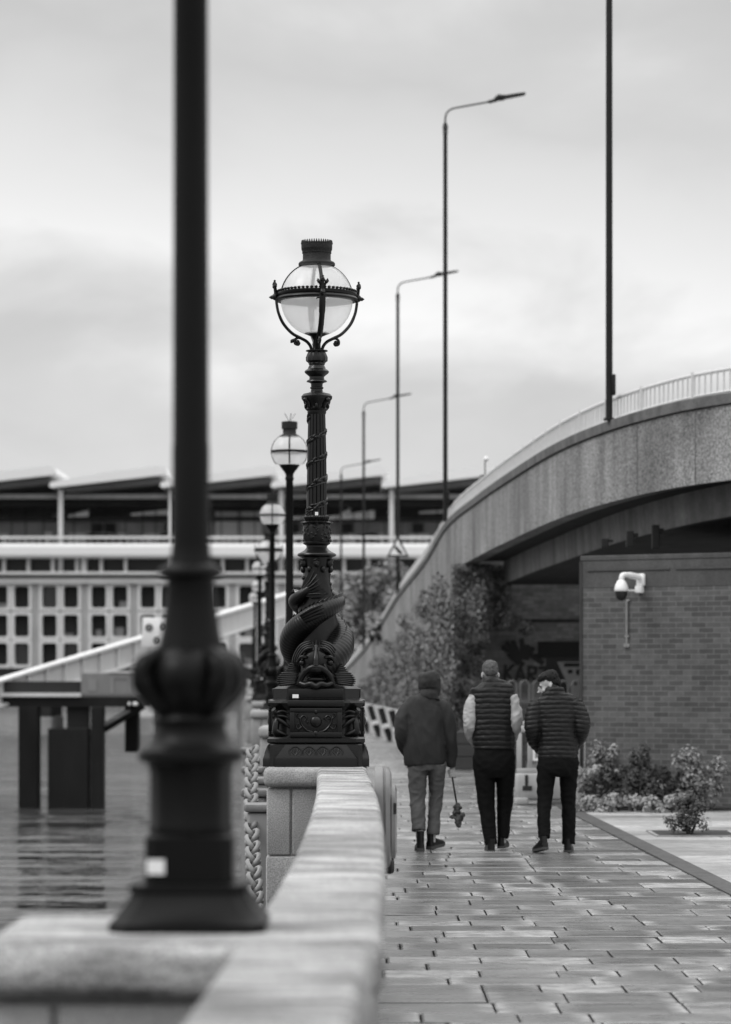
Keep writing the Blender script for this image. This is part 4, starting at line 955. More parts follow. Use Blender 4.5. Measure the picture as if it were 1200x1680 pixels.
# ---- trees beyond
def tree(label, x, d, z0, h, rad, n, seed, size=.27):
    T = thing('tree', label, 'tree', (x, d, z0), 0, 'trees between the ramp and the station'); r = random.Random(seed)
    b = MB(); b.tube([(0, 0, 0), (.1, 0, h*.3), (-.05, .1, h*.6), (0, 0, h*.9)], [.22, .17, .11, .03], 8)
    cl = []
    for k in range(24):
        a = r.uniform(0, 6.28); q = r.random()**.6; z = h*(.28+.68*r.random()); rr_ = rad*q*(1-.5*abs(z/h-.55)); c = Vector((cos(a)*rr_, sin(a)*rr_, z)); cl.append((c, rad*r.uniform(.22, .42)))
        if k < 12: b.tube([(0, 0, z*.55), c*.5+Vector((0, 0, z*.3)), c], [.07, .05, .02], 5)
    b.build('trunk', M['stem'], T, 50); b = MB()
    for k in range(n):
        c, cr = r.choice(cl); v = Vector((r.gauss(0, 1), r.gauss(0, 1), r.gauss(0, 1))).normalized(); leaf(b, c+v*cr*r.random()**.4, v+Vector((0, 0, .5)), size*r.uniform(.5, 1.2), r, .75)
    b.build('crown', M['leaf_tree'], T, 0)
for a in (('bushy tree just right of the dolphin lamp', gx(572, 150), 150, -.1, 7.2, 2.2, 8000, 1), ('bushy tree seen between two lamp poles', gx(615, 146), 146, -.1, 7.6, 2.4, 8500, 2),
          ('bushy tree half hidden by the ramp wall', gx(655, 152), 152, -.1, 7.4, 2.4, 8000, 3), ('low rounded tree close behind the ramp foot', gx(590, 128), 128, -.1, 4.4, 1.6, 7000, 4)):
    tree(*a)

# ================================================================== STATION OVER THE RIVER
SD = 200.0; q_ = SD/F
def SX(px): return (px-600)*q_
def SZ(py): return 1.71+(1100-py)*q_
stn = thing('railway_station', 'long pale railway station spanning the river with sawtooth roofs', 'station', (0, 0, 0))
for k in range(-3, 5):
    xl = 262+182*k; b = MB(); prof = []
    pts = [(xl, 797), (xl+3, 791), (xl+20, 787), (xl+100, 774), (xl+180, 764), (xl+192, 768), (xl+194, 776), (xl+184, 779.5), (xl+100, 789), (xl+20, 798), (xl+4, 800)]
    b.prism([(SX(x), SZ(y)) for x, y in pts], SD, SD+34)
    rf = b.build('roof', M['white'], stn, 25)
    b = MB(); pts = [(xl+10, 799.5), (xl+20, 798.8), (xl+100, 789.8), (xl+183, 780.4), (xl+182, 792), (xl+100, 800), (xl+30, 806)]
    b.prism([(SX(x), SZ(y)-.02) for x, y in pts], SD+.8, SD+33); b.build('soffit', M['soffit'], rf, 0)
    b = MB(); pts = [(xl+40, 777), (xl+130, 764), (xl+132, 762.5), (xl+176, 762), (xl+176, 764), (xl+130, 767)]
    b.prism([(SX(x), SZ(y)) for x, y in pts], SD+8, SD+9); b.build('roof_edge', M['mid'], rf, 0)
    xc = xl+17
    b = MB(); b.box(SX(xc-4), SX(xc+4), SD+.9, SD+1.2, SZ(940), SZ(801), .05); b.build('column', M['cream'], stn, 0)
x0, x1 = SX(-330), SX(1180)
def band(name, py0, py1, y0, y1, m, bev=0): b = MB(); b.box(x0, x1, y0, y1, SZ(py1), SZ(py0), bev); return b.build(name, m, stn, 0)
band('eaves_beam', 809, 816, SD+1.4, SD+2, M['mid'])
band('upper_void', 800, 858, SD+9, SD+9.5, M['void'])  # dark sheet with the concourse's shade put into its colour
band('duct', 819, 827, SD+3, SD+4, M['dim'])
band('concourse_wall', 846, 893, SD+6, SD+6.5, M['mid'])
band('concourse_fascia', 841, 848, SD+5.4, SD+5.9, M['dark'])
band('handrail', 879, 883, SD+.6, SD+.75, M['cream'])
band('edge_beam', 892, 916, SD-.5, SD+.55, M['white'], .25)
band('window_band', 915, 939, SD+1.0, SD+1.4, M['dark'])
band('ledge', 938, 943, SD-.1, SD+1.3, M['cream'], .05)
band('spandrel', 943.2, 957, SD+.1, SD+1.4, M['gangway'])
band('spandrel_dark_line', 945, 948, SD+.02, SD+.12, M['dim'])  # thin dark strip along the spandrel
band('dark_glazing', 957, 1098, SD+1.3, SD+1.6, M['black'])
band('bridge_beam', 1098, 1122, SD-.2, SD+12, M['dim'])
r = random.Random(6)
b = MB()
for k in range(-26, 46):
    x = 125+40*k
    if k % 7 == 3: continue
    b = MB(); b.box(SX(x-2.5), SX(x+2.5), SD+.4, SD+.98, SZ(938), SZ(916)); b.build('mullion', M['cream'], stn, 0)
b = MB(); b.box(SX(132), SX(141), SD+.4, SD+.98, SZ(938), SZ(916)); b.build('mullion', M['cream'], stn, 0)
b = MB()
for k in range(-40, 90): b.box(SX(100+12*k)-.02, SX(100+12*k)+.02, SD+.64, SD+.70, SZ(893), SZ(880))
b.build('baluster', M['cream'], stn, 0)
b = MB()
for k in range(40):
    x = r.uniform(-250, 800); b.box(SX(x), SX(x+r.uniform(15, 45)), SD+5.85, SD+5.99, SZ(r.uniform(883, 888)), SZ(r.uniform(866, 872)))
b.build('concourse_window', M['gangway'], stn, 0)
b = MB()
for xa, xb, ya, yb in ((100, 134, 842, 830), (205, 276, 839, 828), (455, 520, 846, 838), (520, 615, 846, 830), (690, 735, 836, 830), (560, 575, 838, 826)):
    b.prism([(SX(xa), SZ(ya)), (SX(xb), SZ(ya-1)), (SX(xb), SZ(yb)), (SX(xa), SZ(ya-3))], SD+5, SD+5.2)
b.build('pale_canopy', M['white'], stn, 0)  # white pieces set in front of the dark concourse
b = MB(); b.box(SX(346), SX(384), SD+5.7, SD+5.9, SZ(889), SZ(832)); b.box(SX(387), SX(425), SD+5.7, SD+5.9, SZ(889), SZ(832)); b.build('glass_screen', M['gangway'], stn, 0)
for k in range(-14, 26):
    x = 112+27.5*k+r.uniform(-4, 4); b = MB(); b.box(SX(x-.7), SX(x+.7), SD+4.6, SD+4.8, SZ(892), SZ(818)); b.build('post', M['dim'], stn, 0)
for k in range(26):
    x = r.uniform(-300, 760); y = r.uniform(832, 850); b = MB(); b.box(SX(x), SX(x+r.uniform(4, 20)), SD+8.7, SD+8.95, SZ(y+r.uniform(2, 6)), SZ(y)); b.build('sign_panel', r.choice((M['cream'], M['mid'], M['gangway'])), stn, 0)
b = MB()
for xa in (137, 160, 262, 305, 470, 560, 680): b.box(SX(xa), SX(xa+18), SD+5.6, SD+5.95, SZ(867), SZ(852))
b.build('kiosk', M['dim'], stn, 0)
for k in range(-5, 7):
    cx = 178.5+81*k
    b = MB(); b.box(SX(cx-47), SX(cx-34.5), SD+.55, SD+1.28, SZ(1098), SZ(957)); b.build('pier_panel', M['gangway'], stn, 0)
    for j, (cy, hh) in enumerate(((979, 21), (1026.5, 21), (1073, 21))):
        for sx_ in (-1, 1):
            b = MB(); b.ring_frame(SX(cx+sx_*17.6), SZ(cy), 17.2*q_, 23*q_, 12.2*q_, 18*q_, 4.2*q_, SD+.35, SD+1.25)
            wf = b.build('window_frame', M['cream'], stn, 25)
            b = MB(); pw = SX(cx+sx_*17.6); b.box(pw-12.8*q_, pw+12.8*q_, SD+1.12, SD+1.18, SZ(cy)-18.6*q_, SZ(cy)+18.6*q_); pn_ = b.build('pane', r.choice((M['black'], M['black'], M['pane2'], M['dim'])), wf, 0)
            if r.random() < .35:
                b = MB(); hb_ = r.uniform(.25, .8); b.box(pw-r.uniform(2, 12)*q_, pw+r.uniform(2, 12)*q_, SD+1.05, SD+1.11, SZ(cy)-18*q_, SZ(cy)-18*q_+hb_); b.build('blind', r.choice((M['mid'], M['jetty'])), pn_ if False else wf, 0)
# bridge piers and far bank
for k, (px, wd) in enumerate(((60, 50), (236, 44), (-150, 60))):
    T = thing('bridge_pier', ['dark river pier of the station bridge at left', 'pale topped river pier seen past the near lamp', 'outermost river pier of the station bridge'][k], 'pier', (SX(px), SD+4, 0), 0)
    b = MB(); b.box(-wd*q_/2, wd*q_/2, -4, 4, WATER-.5, -1.7, .1); b.build('base', M['mid'], T, 0)
    b = MB(); b.box(-wd*q_/2+.1, wd*q_/2-.1, -3.8, 3.8, -1.69, -.4, .05); b.build('cap', M['cream'] if k == 1 else M['dim'], T, 0)
    b = MB(); b.box(-wd*q_/3, wd*q_/3, -3, 3, -.41, .8); b.build('shaft', M['dim'], T, 0)
fb = MB(); fb.box(-400, -8, 330, 336, WATER-.5, 2.6); fb = tag(fb.build('far_river_wall', M['mid'], None, 0), 'long grey river wall on the far bank under the station', 'wall')

# ================================================================== GANGWAY AND JETTY
gw = thing('gangway', 'sloping pale steel footbridge girder leading down to the jetty', 'footbridge', (0, 0, 0))
GA = at(-60, 1156, 92); GB = at(486, 988, 112); gd = (GB-GA); gl_ = gd.length; gu = gd.normalized(); gn = Vector((-gu.y, gu.x, 0)).normalized(); gz = Vector((0, 0, 1))
def gbox(mb, u0, u1, v0, v1, z0, z1):
    mb.loft([[GA+gu*u0+gn*v0+gz*z0, GA+gu*u1+gn*v0+gz*z0, GA+gu*u1+gn*v1+gz*z0, GA+gu*u0+gn*v1+gz*z0], [GA+gu*u0+gn*v0+gz*z1, GA+gu*u1+gn*v0+gz*z1, GA+gu*u1+gn*v1+gz*z1, GA+gu*u0+gn*v1+gz*z1]])
b = MB(); gbox(b, 0, gl_, .05, .12, -.38, .38); b.build('web_plate', M['gangway'], gw, 0)
b = MB(); gbox(b, 0, gl_, -.12, .3, .381, .47); gbox(b, 0, gl_, -.14, .3, -.46, -.381); b.build('flange', M['cream'], gw, 0)
for k in range(14): b = MB(); gbox(b, .3+k*1.15, .36+k*1.15, -.06, .048, -.379, .379); b.build('stiffener', M['cream'], gw, 0)
b = MB(); gbox(b, 0, gl_, .3, 2.2, -.60, -.40); gbox(b, 0, gl_, 2.2, 2.3, -.6, -.35); b.build('deck', M['dim'], gw, 0)
sgn = thing('signal_board', 'white board with three ringed discs mounted on the gangway', 'sign', at(256, 1063, 97))
b = MB(); m = Matrix.Rotation(R(3), 4, 'Y'); b.box(-.52, .60, -.06, 0, 0, 1.06, .03, m); b.build('board', M['white'], sgn, 30)
for px, py in ((245, 1030), (269.5, 1028.5), (258, 1051)):
    c = at(px, py, 97)-at(256, 1063, 97); b = MB()
    b.lathe([(.075, 0), (.135, 0), (.135, .02), (.075, .02), (.075, 0)], 20, caps=False); bm_ = b.build('ring', M['black'], sgn, 30); bm_.location = (c.x, -.085, c.z); bm_.rotation_euler = (R(-90), 0, 0)
    b = MB(); b.lathe([(.07, 0), (.07, .015)], 20); l_ = b.build('disc', M['mid'], bm_, 30)
jt = thing('jetty', 'dark jetty with grey side panels standing in the river', 'jetty', (0, 0, 0))
JD = 94.0
def jb(mb, xa, xb, ya, yb, y0, y1, bev=0):
    p, q = at(xa, yb, JD), at(xb, ya, JD); mb.box(p.x, q.x, JD+y0, JD+y1, p.z, q.z, bev)
b = MB(); jb(b, 133, 250, 1104, 1140, 0, .25, .02); b.build('side_panel', M['jetty'], jt, 0)
b = MB(); jb(b, 146, 158, 1114, 1134, -.02, -.002); b.build('hatch', M['mid'], jt, 0)
b = MB(); jb(b, 182, 186, 1110, 1138, -.03, -.002); jb(b, 186, 214, 1110, 1113, -.03, -.002); jb(b, 212, 216, 1113, 1138, -.03, -.002); b.build('panel_detail', M['mid'], jt, 0)
b = MB(); jb(b, 178, 236, 1101, 1104, -.05, .3); jb(b, -300, 133, 1137, 1143, -.1, .2); b.build('edge_trim', M['cream'], jt, 0)
b = MB(); jb(b, -300, 132.5, 1118, 1137, .1, .3); b.build('mesh_fence', M['dim'], jt, 0)
b = MB(); jb(b, -300, 226, 1143.5, 1160, .05, 6); b.build('deck', M['pile'], jt, 0)
for xa, xb, ya, yb, o in ((80, 146, 1195, 1335, -.3), (150, 170, 1160, 1330, -.25), (188, 211, 1160, 1240, 4), (30, 62, 1160, 1330, 0), (-90, -60, 1160, 1330, 0)):
    b = MB(); jb(b, xa, xb, ya, yb, o, o+.9, .03); b.build('pile', M['pile'], jt, 0)
b = MB(); pA, pB = at(168, 1196, JD), at(234, 1156, JD); b.tube([pA+Vector((0, .4, 0)), pB+Vector((0, .4, 0))], .16, 8); b.build('brace', M['pile'], jt, 50)
b = MB(); pA, pB = at(171, 1190, JD), at(212, 1166, JD); b.tube([pA+Vector((0, .2, 0)), pB+Vector((0, .2, 0))], .05, 8); b.build('pipe', M['jetty'], jt, 50)
b = MB()
for px, rx in ((212, .05), (222, .10)): p = at(px, 1155, JD); b.ell((p.x, JD, p.z), (rx, .05, .07), 10, 6)
b.build('fender_light', M['white'], jt, 50)
b = MB(); jb(b, 108, 145, 1160, 1195, .3, .6); b.build('fender', M['black'], jt, 0)
#@@PART3
# ================================================================== PEOPLE
PX = 1/173.0
def remesh(mb, voxel, smooth=3, fn=None):
    bmesh.ops.recalc_face_normals(mb.bm, faces=mb.bm.faces)
    me = bpy.data.meshes.new('tmp'); mb.bm.to_mesh(me); mb.bm.free(); o = bpy.data.objects.new('tmp', me); C.collection.objects.link(o)
    m = o.modifiers.new('r', 'REMESH'); m.mode = 'VOXEL'; m.voxel_size = voxel; m.use_smooth_shade = True
    if smooth: s = o.modifiers.new('s', 'SMOOTH'); s.iterations = smooth; s.factor = .5
    dg = bpy.context.evaluated_depsgraph_get(); me2 = bpy.data.meshes.new_from_object(o.evaluated_get(dg))
    bpy.data.objects.remove(o); bpy.data.meshes.remove(me)
    if fn:
        nn = [v.normal.copy() for v in me2.vertices]
        for v, n in zip(me2.vertices, nn): v.co += n*fn(v.co, n)
        me2.update()
    return me2
def put(me, name, m, parent):
    me.materials.clear(); me.materials.append(m); me.name = name
    for p in me.polygons: p.use_smooth = True
    o = bpy.data.objects.new(name, me); C.collection.objects.link(o); o.parent = parent; return o
def merge_into(me, other, mtx=None):
    b = bmesh.new(); b.from_mesh(me); b2 = bmesh.new(); b2.from_mesh(other)
    if mtx is not None: bmesh.ops.transform(b2, matrix=mtx, verts=b2.verts)
    b2.to_mesh(other); b2.free(); b.from_mesh(other); b.to_mesh(me); b.free(); return me
def folds(amp, sx=9, sz=14, seed=0, zlo=None, pw=1):
    def f(c, n):
        v = noise.noise(Vector((c.x*sx+seed, c.y*sx, c.z*sz+c.x*6)))+.5*noise.noise(Vector((c.x*sx*2.3, c.y*sx*2.1+seed, c.z*sz*2.2-c.x*9)))
        return amp*v
    return f
def creases(amp, sx, sz, seed=0):
    def f(c, n):
        a = noise.noise(Vector((c.x*sx+seed, c.y*sx, c.z*sz+1.5*sin(c.x*9+seed)))); b_ = noise.noise(Vector((c.x*sx*2.1, c.y*sx*2+seed, c.z*sz*1.9-c.x*4*sin(c.z*5))))
        return amp*(.22-abs(a)*1.6)+amp*.6*(.22-abs(b_)*1.6)
    return f
def head_mb(mtx, s=.92, face=True):
    b = MB()
    def E(c, r): b.ell(mtx @ (Vector(c)*s), tuple(x*s for x in r), 20, 14, mtx.to_3x3().to_4x4())
    E((0, -.015, .035), (.077, .098, .098)); E((0, .025, -.035), (.066, .074, .085)); E((0, .055, -.095), (.036, .034, .034)); E((0, .02, -.085), (.052, .055, .04))
    E((0, .082, .018), (.05, .018, .014)); E((0, .101, -.012), (.010, .016, .030)); E((0, .117, -.036), (.014, .019, .013)); E((0, .088, -.072), (.022, .013, .007)); E((0, .085, -.084), (.02, .012, .007))
    for sx in (-1, 1):
        E((sx*.084, -.016, -.016), (.012, .021, .033)); E((sx*.076, -.008, -.018), (.012, .014, .024)); E((sx*.045, .062, -.035), (.022, .022, .018))
    return b
def person(name_label, cx, yf, d, spec):
    T = thing('person', name_label, 'person', ((cx-600)*d/F, d, 0), 0)
    T.location.z = 0
    def q(px, py, dy=0): return Vector(((px-cx)*PX, dy, (yf-py)*PX))
    def limb(b, pts, per=6, seg=18, dk=1.0, shrink=0):
        c = [q(p[0], p[1], p[2]) for p in pts]; rr_ = [Vector((max(.006, p[3]*PX-shrink), max(.006, (p[4] if len(p) > 4 else p[3]*dk)*PX-shrink), 0)) for p in pts]
        cs = catmull(c, per); rs = catmull(rr_, per); b.tube(cs, [(r.x, r.y) for r in rs], seg, up=(1, 0, 0))
    hm = Matrix.Translation(q(*spec['head'])) @ Matrix.Rotation(spec.get('yaw', 0), 4, 'Z') @ Matrix.Rotation(spec.get('pitch', 0), 4, 'X') @ Matrix.Rotation(spec.get('roll', 0), 4, 'Y')
    # body: one continuous surface under the clothes
    b = head_mb(hm)
    limb(b, spec['neck']); limb(b, spec['torso'], shrink=.02)
    for a in spec['arms']: limb(b, a, shrink=.018)
    for a in spec['legs']: limb(b, a, shrink=.016)
    for a in spec['ankles']: limb(b, a)
    body = remesh(b, .0065, 3)
    for kind, hmx, side in spec['hands']:
        hb = MB()
        if True:                                          # relaxed hand inside the pocket
            hb.tube([(0, 0, .03), (0, .0, -.02), (0, .004, -.075)], [(.020, .026), (.016, .038), (.013, .040)], 12, up=(1, 0, 0))
            for k, (y, L_) in enumerate(((-.030, .072), (-.010, .082), (.011, .077), (.030, .060))):
                hb.tube(catmull([Vector((0, y, -.07)), Vector((-.006*side, y*1.05, -.07-L_*.5)), Vector((-.026*side, y*1.05, -.07-L_))], 4), [.0092]*5+[.0085]*3+[.006], 8)
            hb.tube(catmull([Vector((0, .030, -.02)), Vector((-.012*side, .056, -.055)), Vector((-.02*side, .058, -.09))], 4), [.013]*4+[.011]*4+[.008], 8)
        hme = remesh(hb, .0034, 2); merge_into(body, hme, hmx)
    put(body, 'body', M['skin'], T)
    for nm, m, parts, vox, sm, fn in spec['clothes']:
        b = MB()
        for p in parts: limb(b, p)
        put(remesh(b, vox, sm, fn), nm, m, T)
    # shoes
    for (px, py, dy, yaw, pitch, sc) in spec['shoes']:
        m = Matrix.Translation(q(px, py, dy)) @ Matrix.Rotation(yaw, 4, 'Z') @ Matrix.Rotation(pitch, 4, 'X') @ Matrix.Scale(sc, 4)
        b = MB()
        def sec(y, wd, h, z0=.012): return [m @ Vector((x, y, z)) for x, z in [(wd*.9, z0), (wd, z0+h*.25), (wd*.92, z0+h*.6), (wd*.55, z0+h*.95), (0, z0+h), (-wd*.55, z0+h*.95), (-wd*.92, z0+h*.6), (-wd, z0+h*.25), (-wd*.9, z0)]]
        b.loft([sec(-.088, .022, .05, .018), sec(-.08, .033, .085), sec(-.05, .038, .10), sec(-.01, .038, .105), sec(.03, .039, .085), (sec(.08, .044, .065)), sec(.13, .045, .052), sec(.165, .036, .04), sec(.185, .016, .022)])
        hi = spec.get('boot', 0)
        b.tube([m @ Vector((0, -.045, .06)), m @ Vector((0, -.045, .10+hi)), m @ Vector((0, -.043, .13+hi))], [(.036, .045), (.036, .044), (.037, .044)], 16)
        sh = b.build('shoe', M['shoe'], T, 50)
        b = MB()
        def foot(z, g): return [m @ Vector((x, y, z)) for x, y in [(-.030*g, -.088*g), (0, -.095*g), (.030*g, -.088*g), (.040*g, -.04), (.036*g, .01), (.046*g, .09), (.042*g, .15), (.018*g, .192*g), (-.018*g, .192*g), (-.042*g, .15), (-.046*g, .09), (-.036*g, .01), (-.040*g, -.04)]]
        th = spec.get('sole', .022)
        b.loft([foot(-.001, 1.0), foot(th*.5, 1.03), foot(th, 1.02)]); b.build('sole', M['sole'], sh, 30)
    # eyes
    for sx in (-1, 1):
        b = MB(); b.ell(hm @ (Vector((sx*.031, .083, -.002))*.92), (.012, .006, .005), 10, 6, hm.to_3x3().to_4x4()); b.build('eye', M['rubber'], T, 60)
        b = MB(); b.tube([hm @ (Vector((sx*.012, .098, .020))*.92), hm @ (Vector((sx*.032, .094, .024))*.92), hm @ (Vector((sx*.050, .078, .018))*.92)], [.004, .005, .003], 6); b.build('eyebrow', M['hair'], T, 60)
    return T, q, hm
def hair_part(T, hm, blobs, m, amp, fs, s=.92, cut=None):
    b = MB()
    for c, r in blobs: b.ell(hm @ (Vector(c)*s), tuple(x*s for x in r), 22, 14, hm.to_3x3().to_4x4())
    me = remesh(b, .006, 2, lambda c, n: amp*noise.noise(c*fs)+amp*.6*noise.noise(c*fs*2.3))
    return put(me, 'hair', m, T)
def quilt(pitch, depth, k, ph=0):
    def f(c, n):
        s_ = abs(sin(pi*((c.z+k*c.x*c.x)/pitch+ph)))
        return depth*(s_**.4-.6)+.004*noise.noise(Vector((c.x*22, c.y*22, c.z*40)))+.004*noise.noise(Vector((c.x*8, c.y*8, c.z*9)))
    return f

# ---- the hooded walker with the stick
D1 = 26.0
T1, q1, h1 = person('person in dark hooded jacket and grey trousers holding a stick', 700, 1397, D1, dict(
    head=(704.5, 1127.5, .03), yaw=-.25, pitch=-.12,
    neck=[(703, 1133, .01, 10), (701, 1150, 0, 11), (699, 1165, 0, 14)],
    torso=[(699, 1152, 0, 16, 14), (697, 1165, 0, 31, 17), (696, 1200, 0, 33, 20), (698, 1240, 0, 31, 20), (700, 1262, 0, 31, 20)],
    arms=[[(668, 1163, 0, 11), (658, 1190, -.03, 10.5), (657, 1212, -.03, 10), (664, 1230, .08, 9), (672, 1238, .16, 8)], [(730, 1163, 0, 11), (738, 1195, -.01, 10.5), (743, 1225, .0, 9.5), (742, 1252, .04, 8), (741.5, 1262, .05, 7)]],
    legs=[[(686, 1250, 0, 16), (686, 1300, .04, 14), (688, 1345, -.03, 11), (690, 1370, -.05, 9)], [(717, 1250, 0, 15), (714, 1300, .08, 13), (711, 1345, .06, 11), (710, 1370, .05, 9)]],
    ankles=[[(688, 1350, -.05, 7), (690, 1388, -.05, 6.5)], [(709, 1355, .05, 7), (709, 1384, .05, 6.5)]],
    hands=[('pocket', Matrix.Translation(Vector((-.16, .17, .93))), 1)],
    clothes=[
        ('trousers', M['trouser'], [[(700, 1240, 0, 31, 19), (700, 1256, 0, 31.5, 20), (701, 1265, .0, 28, 18)],
            [(685, 1252, 0, 17, 19), (685, 1272, .01, 15.8, 18), (685.5, 1310, .04, 14.2, 16), (686.5, 1340, -.01, 12.6, 14), (687, 1364, -.05, 11.8, 13)],
            [(717, 1252, 0, 16, 19), (717, 1272, .03, 14.2, 18), (716, 1310, .08, 11.8, 15), (713, 1345, .06, 11, 13), (711, 1371, .04, 10.8, 13)]], .007, 4, creases(.010, 5, 9, 3)),
        ('jacket', M['shell'], [[(703, 1141, .0, 14, 14), (701, 1149, 0, 21, 15), (698, 1157, 0, 32, 17), (696, 1168, 0, 36, 19), (695, 1195, -.01, 35, 22), (696, 1225, -.01, 35, 24), (697, 1246, 0, 35, 24), (697.5, 1256, 0, 33.5, 23)],
            [(678, 1154, 0, 7, 10), (669, 1162, 0, 11, 13), (660.5, 1182, -.03, 12.5, 14), (659.5, 1205, -.04, 12, 13), (662, 1224, .06, 10.5, 12), (670, 1238, .16, 9, 10)],
            [(719, 1153, 0, 7, 10), (728, 1162, 0, 11.5, 14), (735.5, 1185, -.01, 13, 14), (739.5, 1212, -.01, 11.5, 13), (741.5, 1236, .02, 10, 11), (741, 1252, .04, 9, 10), (741, 1259, .05, 8.5, 9)]], .0075, 4, creases(.009, 5, 4, 1)),
        ('hood', M['shell'], [[(703.5, 1103, .02, 5, 6), (704, 1106, .02, 14, 17), (704.5, 1114, .03, 18, 21), (705.5, 1125, .035, 18.6, 21), (706, 1133, .035, 17.5, 20), (705, 1139, .02, 15.5, 17), (703.5, 1143, .005, 16.5, 17), (703, 1149, .0, 19, 15)]], .0065, 3, folds(.008, 14, 14, 5))],
    shoes=[(689.5, 1397, -.05, .05, 0, 1.0), (712, 1394, .09, -.55, .10, 1.0)], boot=.06, sole=.032))
# her gripping hand, built on the rod
rod_a, rod_b = q1(739.5, 1258, .06), q1(750.5, 1324, .03); ax = (rod_a-rod_b).normalized()
zq = ax; xq = (Vector((1, 0, 0))-zq*zq.x).normalized(); yq = zq.cross(xq)
hmx = Matrix.Translation(rod_b.lerp(rod_a, .80)) @ Matrix((xq, yq, zq)).transposed().to_4x4() @ Matrix.Scale(1.1, 4)
hb = MB(); hb.ell((.020, .004, .0), (.015, .030, .046), 14, 10); hb.tube([(.020, .0, .03), (.016, .0, .065), (.008, .0, .12)], [(.018, .026), (.020, .025), (.024, .028)], 10)
for k, (z, r, L_) in enumerate(((.030, .0098, 1.0), (.010, .0102, 1.08), (-.010, .0098, 1.0), (-.029, .0085, .86))):
    pts = [Vector((.0225*cos(a)*1.1+.002, -.024*sin(a), z+.004*sin(a))) for a in [(-.2+i*(3.5*L_)/9) for i in range(10)]]
    hb.tube(pts, [r*(1.05 if i in (0, 4, 7) else .95)*(1 if i < 9 else .7) for i in range(10)], 8)
hb.tube(catmull([Vector((.022, .022, .030)), Vector((.006, .034, .034)), Vector((-.014, .026, .030)), Vector((-.022, .006, .024))], 4), [.0125]*5+[.011]*4+[.010]*3+[.007], 8)
bd1 = [c for c in T1.children if c.name.startswith('body')][0]
merge_into(bd1.data, remesh(hb, .0034, 2), hmx)
for p in bd1.data.polygons: p.use_smooth = True
stt = thing('stick', 'thin dark stick with a crumpled bundle at its lower end', 'stick', T1.location)
b = MB(); b.tube([rod_a, rod_b], .0085, 10); b.build('rod', M['shoe'], stt, 50)
b = MB(); r = random.Random(2); e = q1(753.5, 1355, .03)
for k in range(46):
    t = r.random(); p = rod_b.lerp(e, t); wdt = .042+.018*sin(t*pi*2-1.2); v = Vector((r.gauss(0, 1), r.gauss(0, 1), r.gauss(0, .5))).normalized()
    b.ell(p+v*wdt*r.random(), (.026, .024, .022), 7, 5)
me = remesh(b, .005, 1, lambda c, n: .014*noise.noise(c*38)); put(me, 'bundle', mat('crumpled dark cloth', .05, .7, ((40, .6, (1, 1, 1)),)), stt)

# ---- the man in the quilted gilet
D2 = 25.95
T2, q2, h2 = person('man in quilted gilet over pale shirt and black trousers', 808, 1397, D2, dict(
    head=(805, 1107.5, .05), yaw=.06, pitch=-.28,
    neck=[(805, 1115, .02, 10, 11), (806, 1125, .0, 11, 11), (808, 1140, 0, 15, 13)],
    torso=[(808, 1128, 0, 18, 13), (808, 1142, 0, 32, 17), (809, 1180, 0, 33, 21), (811, 1225, 0, 31, 20), (811, 1255, 0, 32, 21)],
    arms=[[(778, 1146, 0, 11), (770, 1172, -.02, 10.5), (769, 1196, -.03, 9.5), (777, 1214, .08, 8.5), (786, 1230, .17, 7.5)], [(840, 1146, 0, 11), (847, 1172, -.02, 10.5), (848, 1194, -.03, 9.5), (842, 1212, .08, 8.5), (834, 1228, .17, 7.5)]],
    legs=[[(794, 1255, 0, 17), (798, 1320, .03, 13), (805, 1384, -.04, 8)], [(829, 1255, 0, 16), (829, 1320, .09, 12), (826, 1376, .06, 7.5)]],
    ankles=[[(804.5, 1370, -.04, 6.5), (805, 1390, -.04, 6)], [(826, 1365, .06, 6.5), (825.5, 1385, .06, 6)]],
    hands=[('pocket', Matrix.Translation(Vector((-.125, .175, .94))), 1), ('pocket', Matrix.Translation(Vector((.15, .175, .95))), -1)],
    clothes=[
        ('shirt', M['shirt'], [[(808, 1122, 0, 14, 13), (808, 1140, 0, 30, 17), (809, 1180, 0, 31, 20), (811, 1228, 0, 31.5, 20), (811, 1233, 0, 32, 20.5)],
            [(779, 1143, 0, 11, 13), (772, 1168, -.02, 11.8, 13), (771, 1188, -.035, 11, 12.5), (774, 1206, .05, 10, 11), (786, 1226, .17, 8.5, 9)],
            [(839, 1143, 0, 11, 13), (845, 1168, -.02, 11.8, 13), (846.2, 1186, -.035, 11, 12.5), (844, 1204, .05, 10, 11), (834, 1226, .17, 8.5, 9)]], .007, 4, creases(.012, 7, 10, 2)),
        ('gilet', M['puffer'], [[(806, 1112, .01, 12.5, 12), (806.5, 1118, .005, 15, 13), (807.5, 1124, 0, 26, 15), (808, 1129, 0, 34.5, 18), (808, 1142, 0, 36, 21), (809, 1170, 0, 35, 24), (810, 1200, 0, 35, 24.5), (811, 1222, 0, 34.5, 23.5), (811, 1229, 0, 33.5, 23)]], .0065, 2, quilt(.050, .011, .25)),
        ('trousers', M['trouser_bk'], [[(811, 1226, 0, 32.5, 20.5), (811, 1245, -.01, 35.5, 23), (811, 1262, -.01, 34.5, 22), (811.5, 1275, 0, 29, 19)],
            [(794, 1256, 0, 18, 20), (796, 1280, .01, 17, 18), (798.5, 1318, .03, 14.5, 16), (802, 1350, .0, 12.5, 14), (805.5, 1386, -.04, 10.5, 12.5)],
            [(829, 1256, 0, 17.5, 20), (830, 1280, .03, 15.5, 18), (829.5, 1318, .09, 13.5, 15), (828, 1345, .08, 11.5, 13), (826.5, 1377, .05, 9.5, 12)]], .007, 4, creases(.008, 5, 9, 8))],
    shoes=[(805, 1398, -.035, .08, 0, .98), (825, 1392.5, .10, -.25, .02, .98)]))
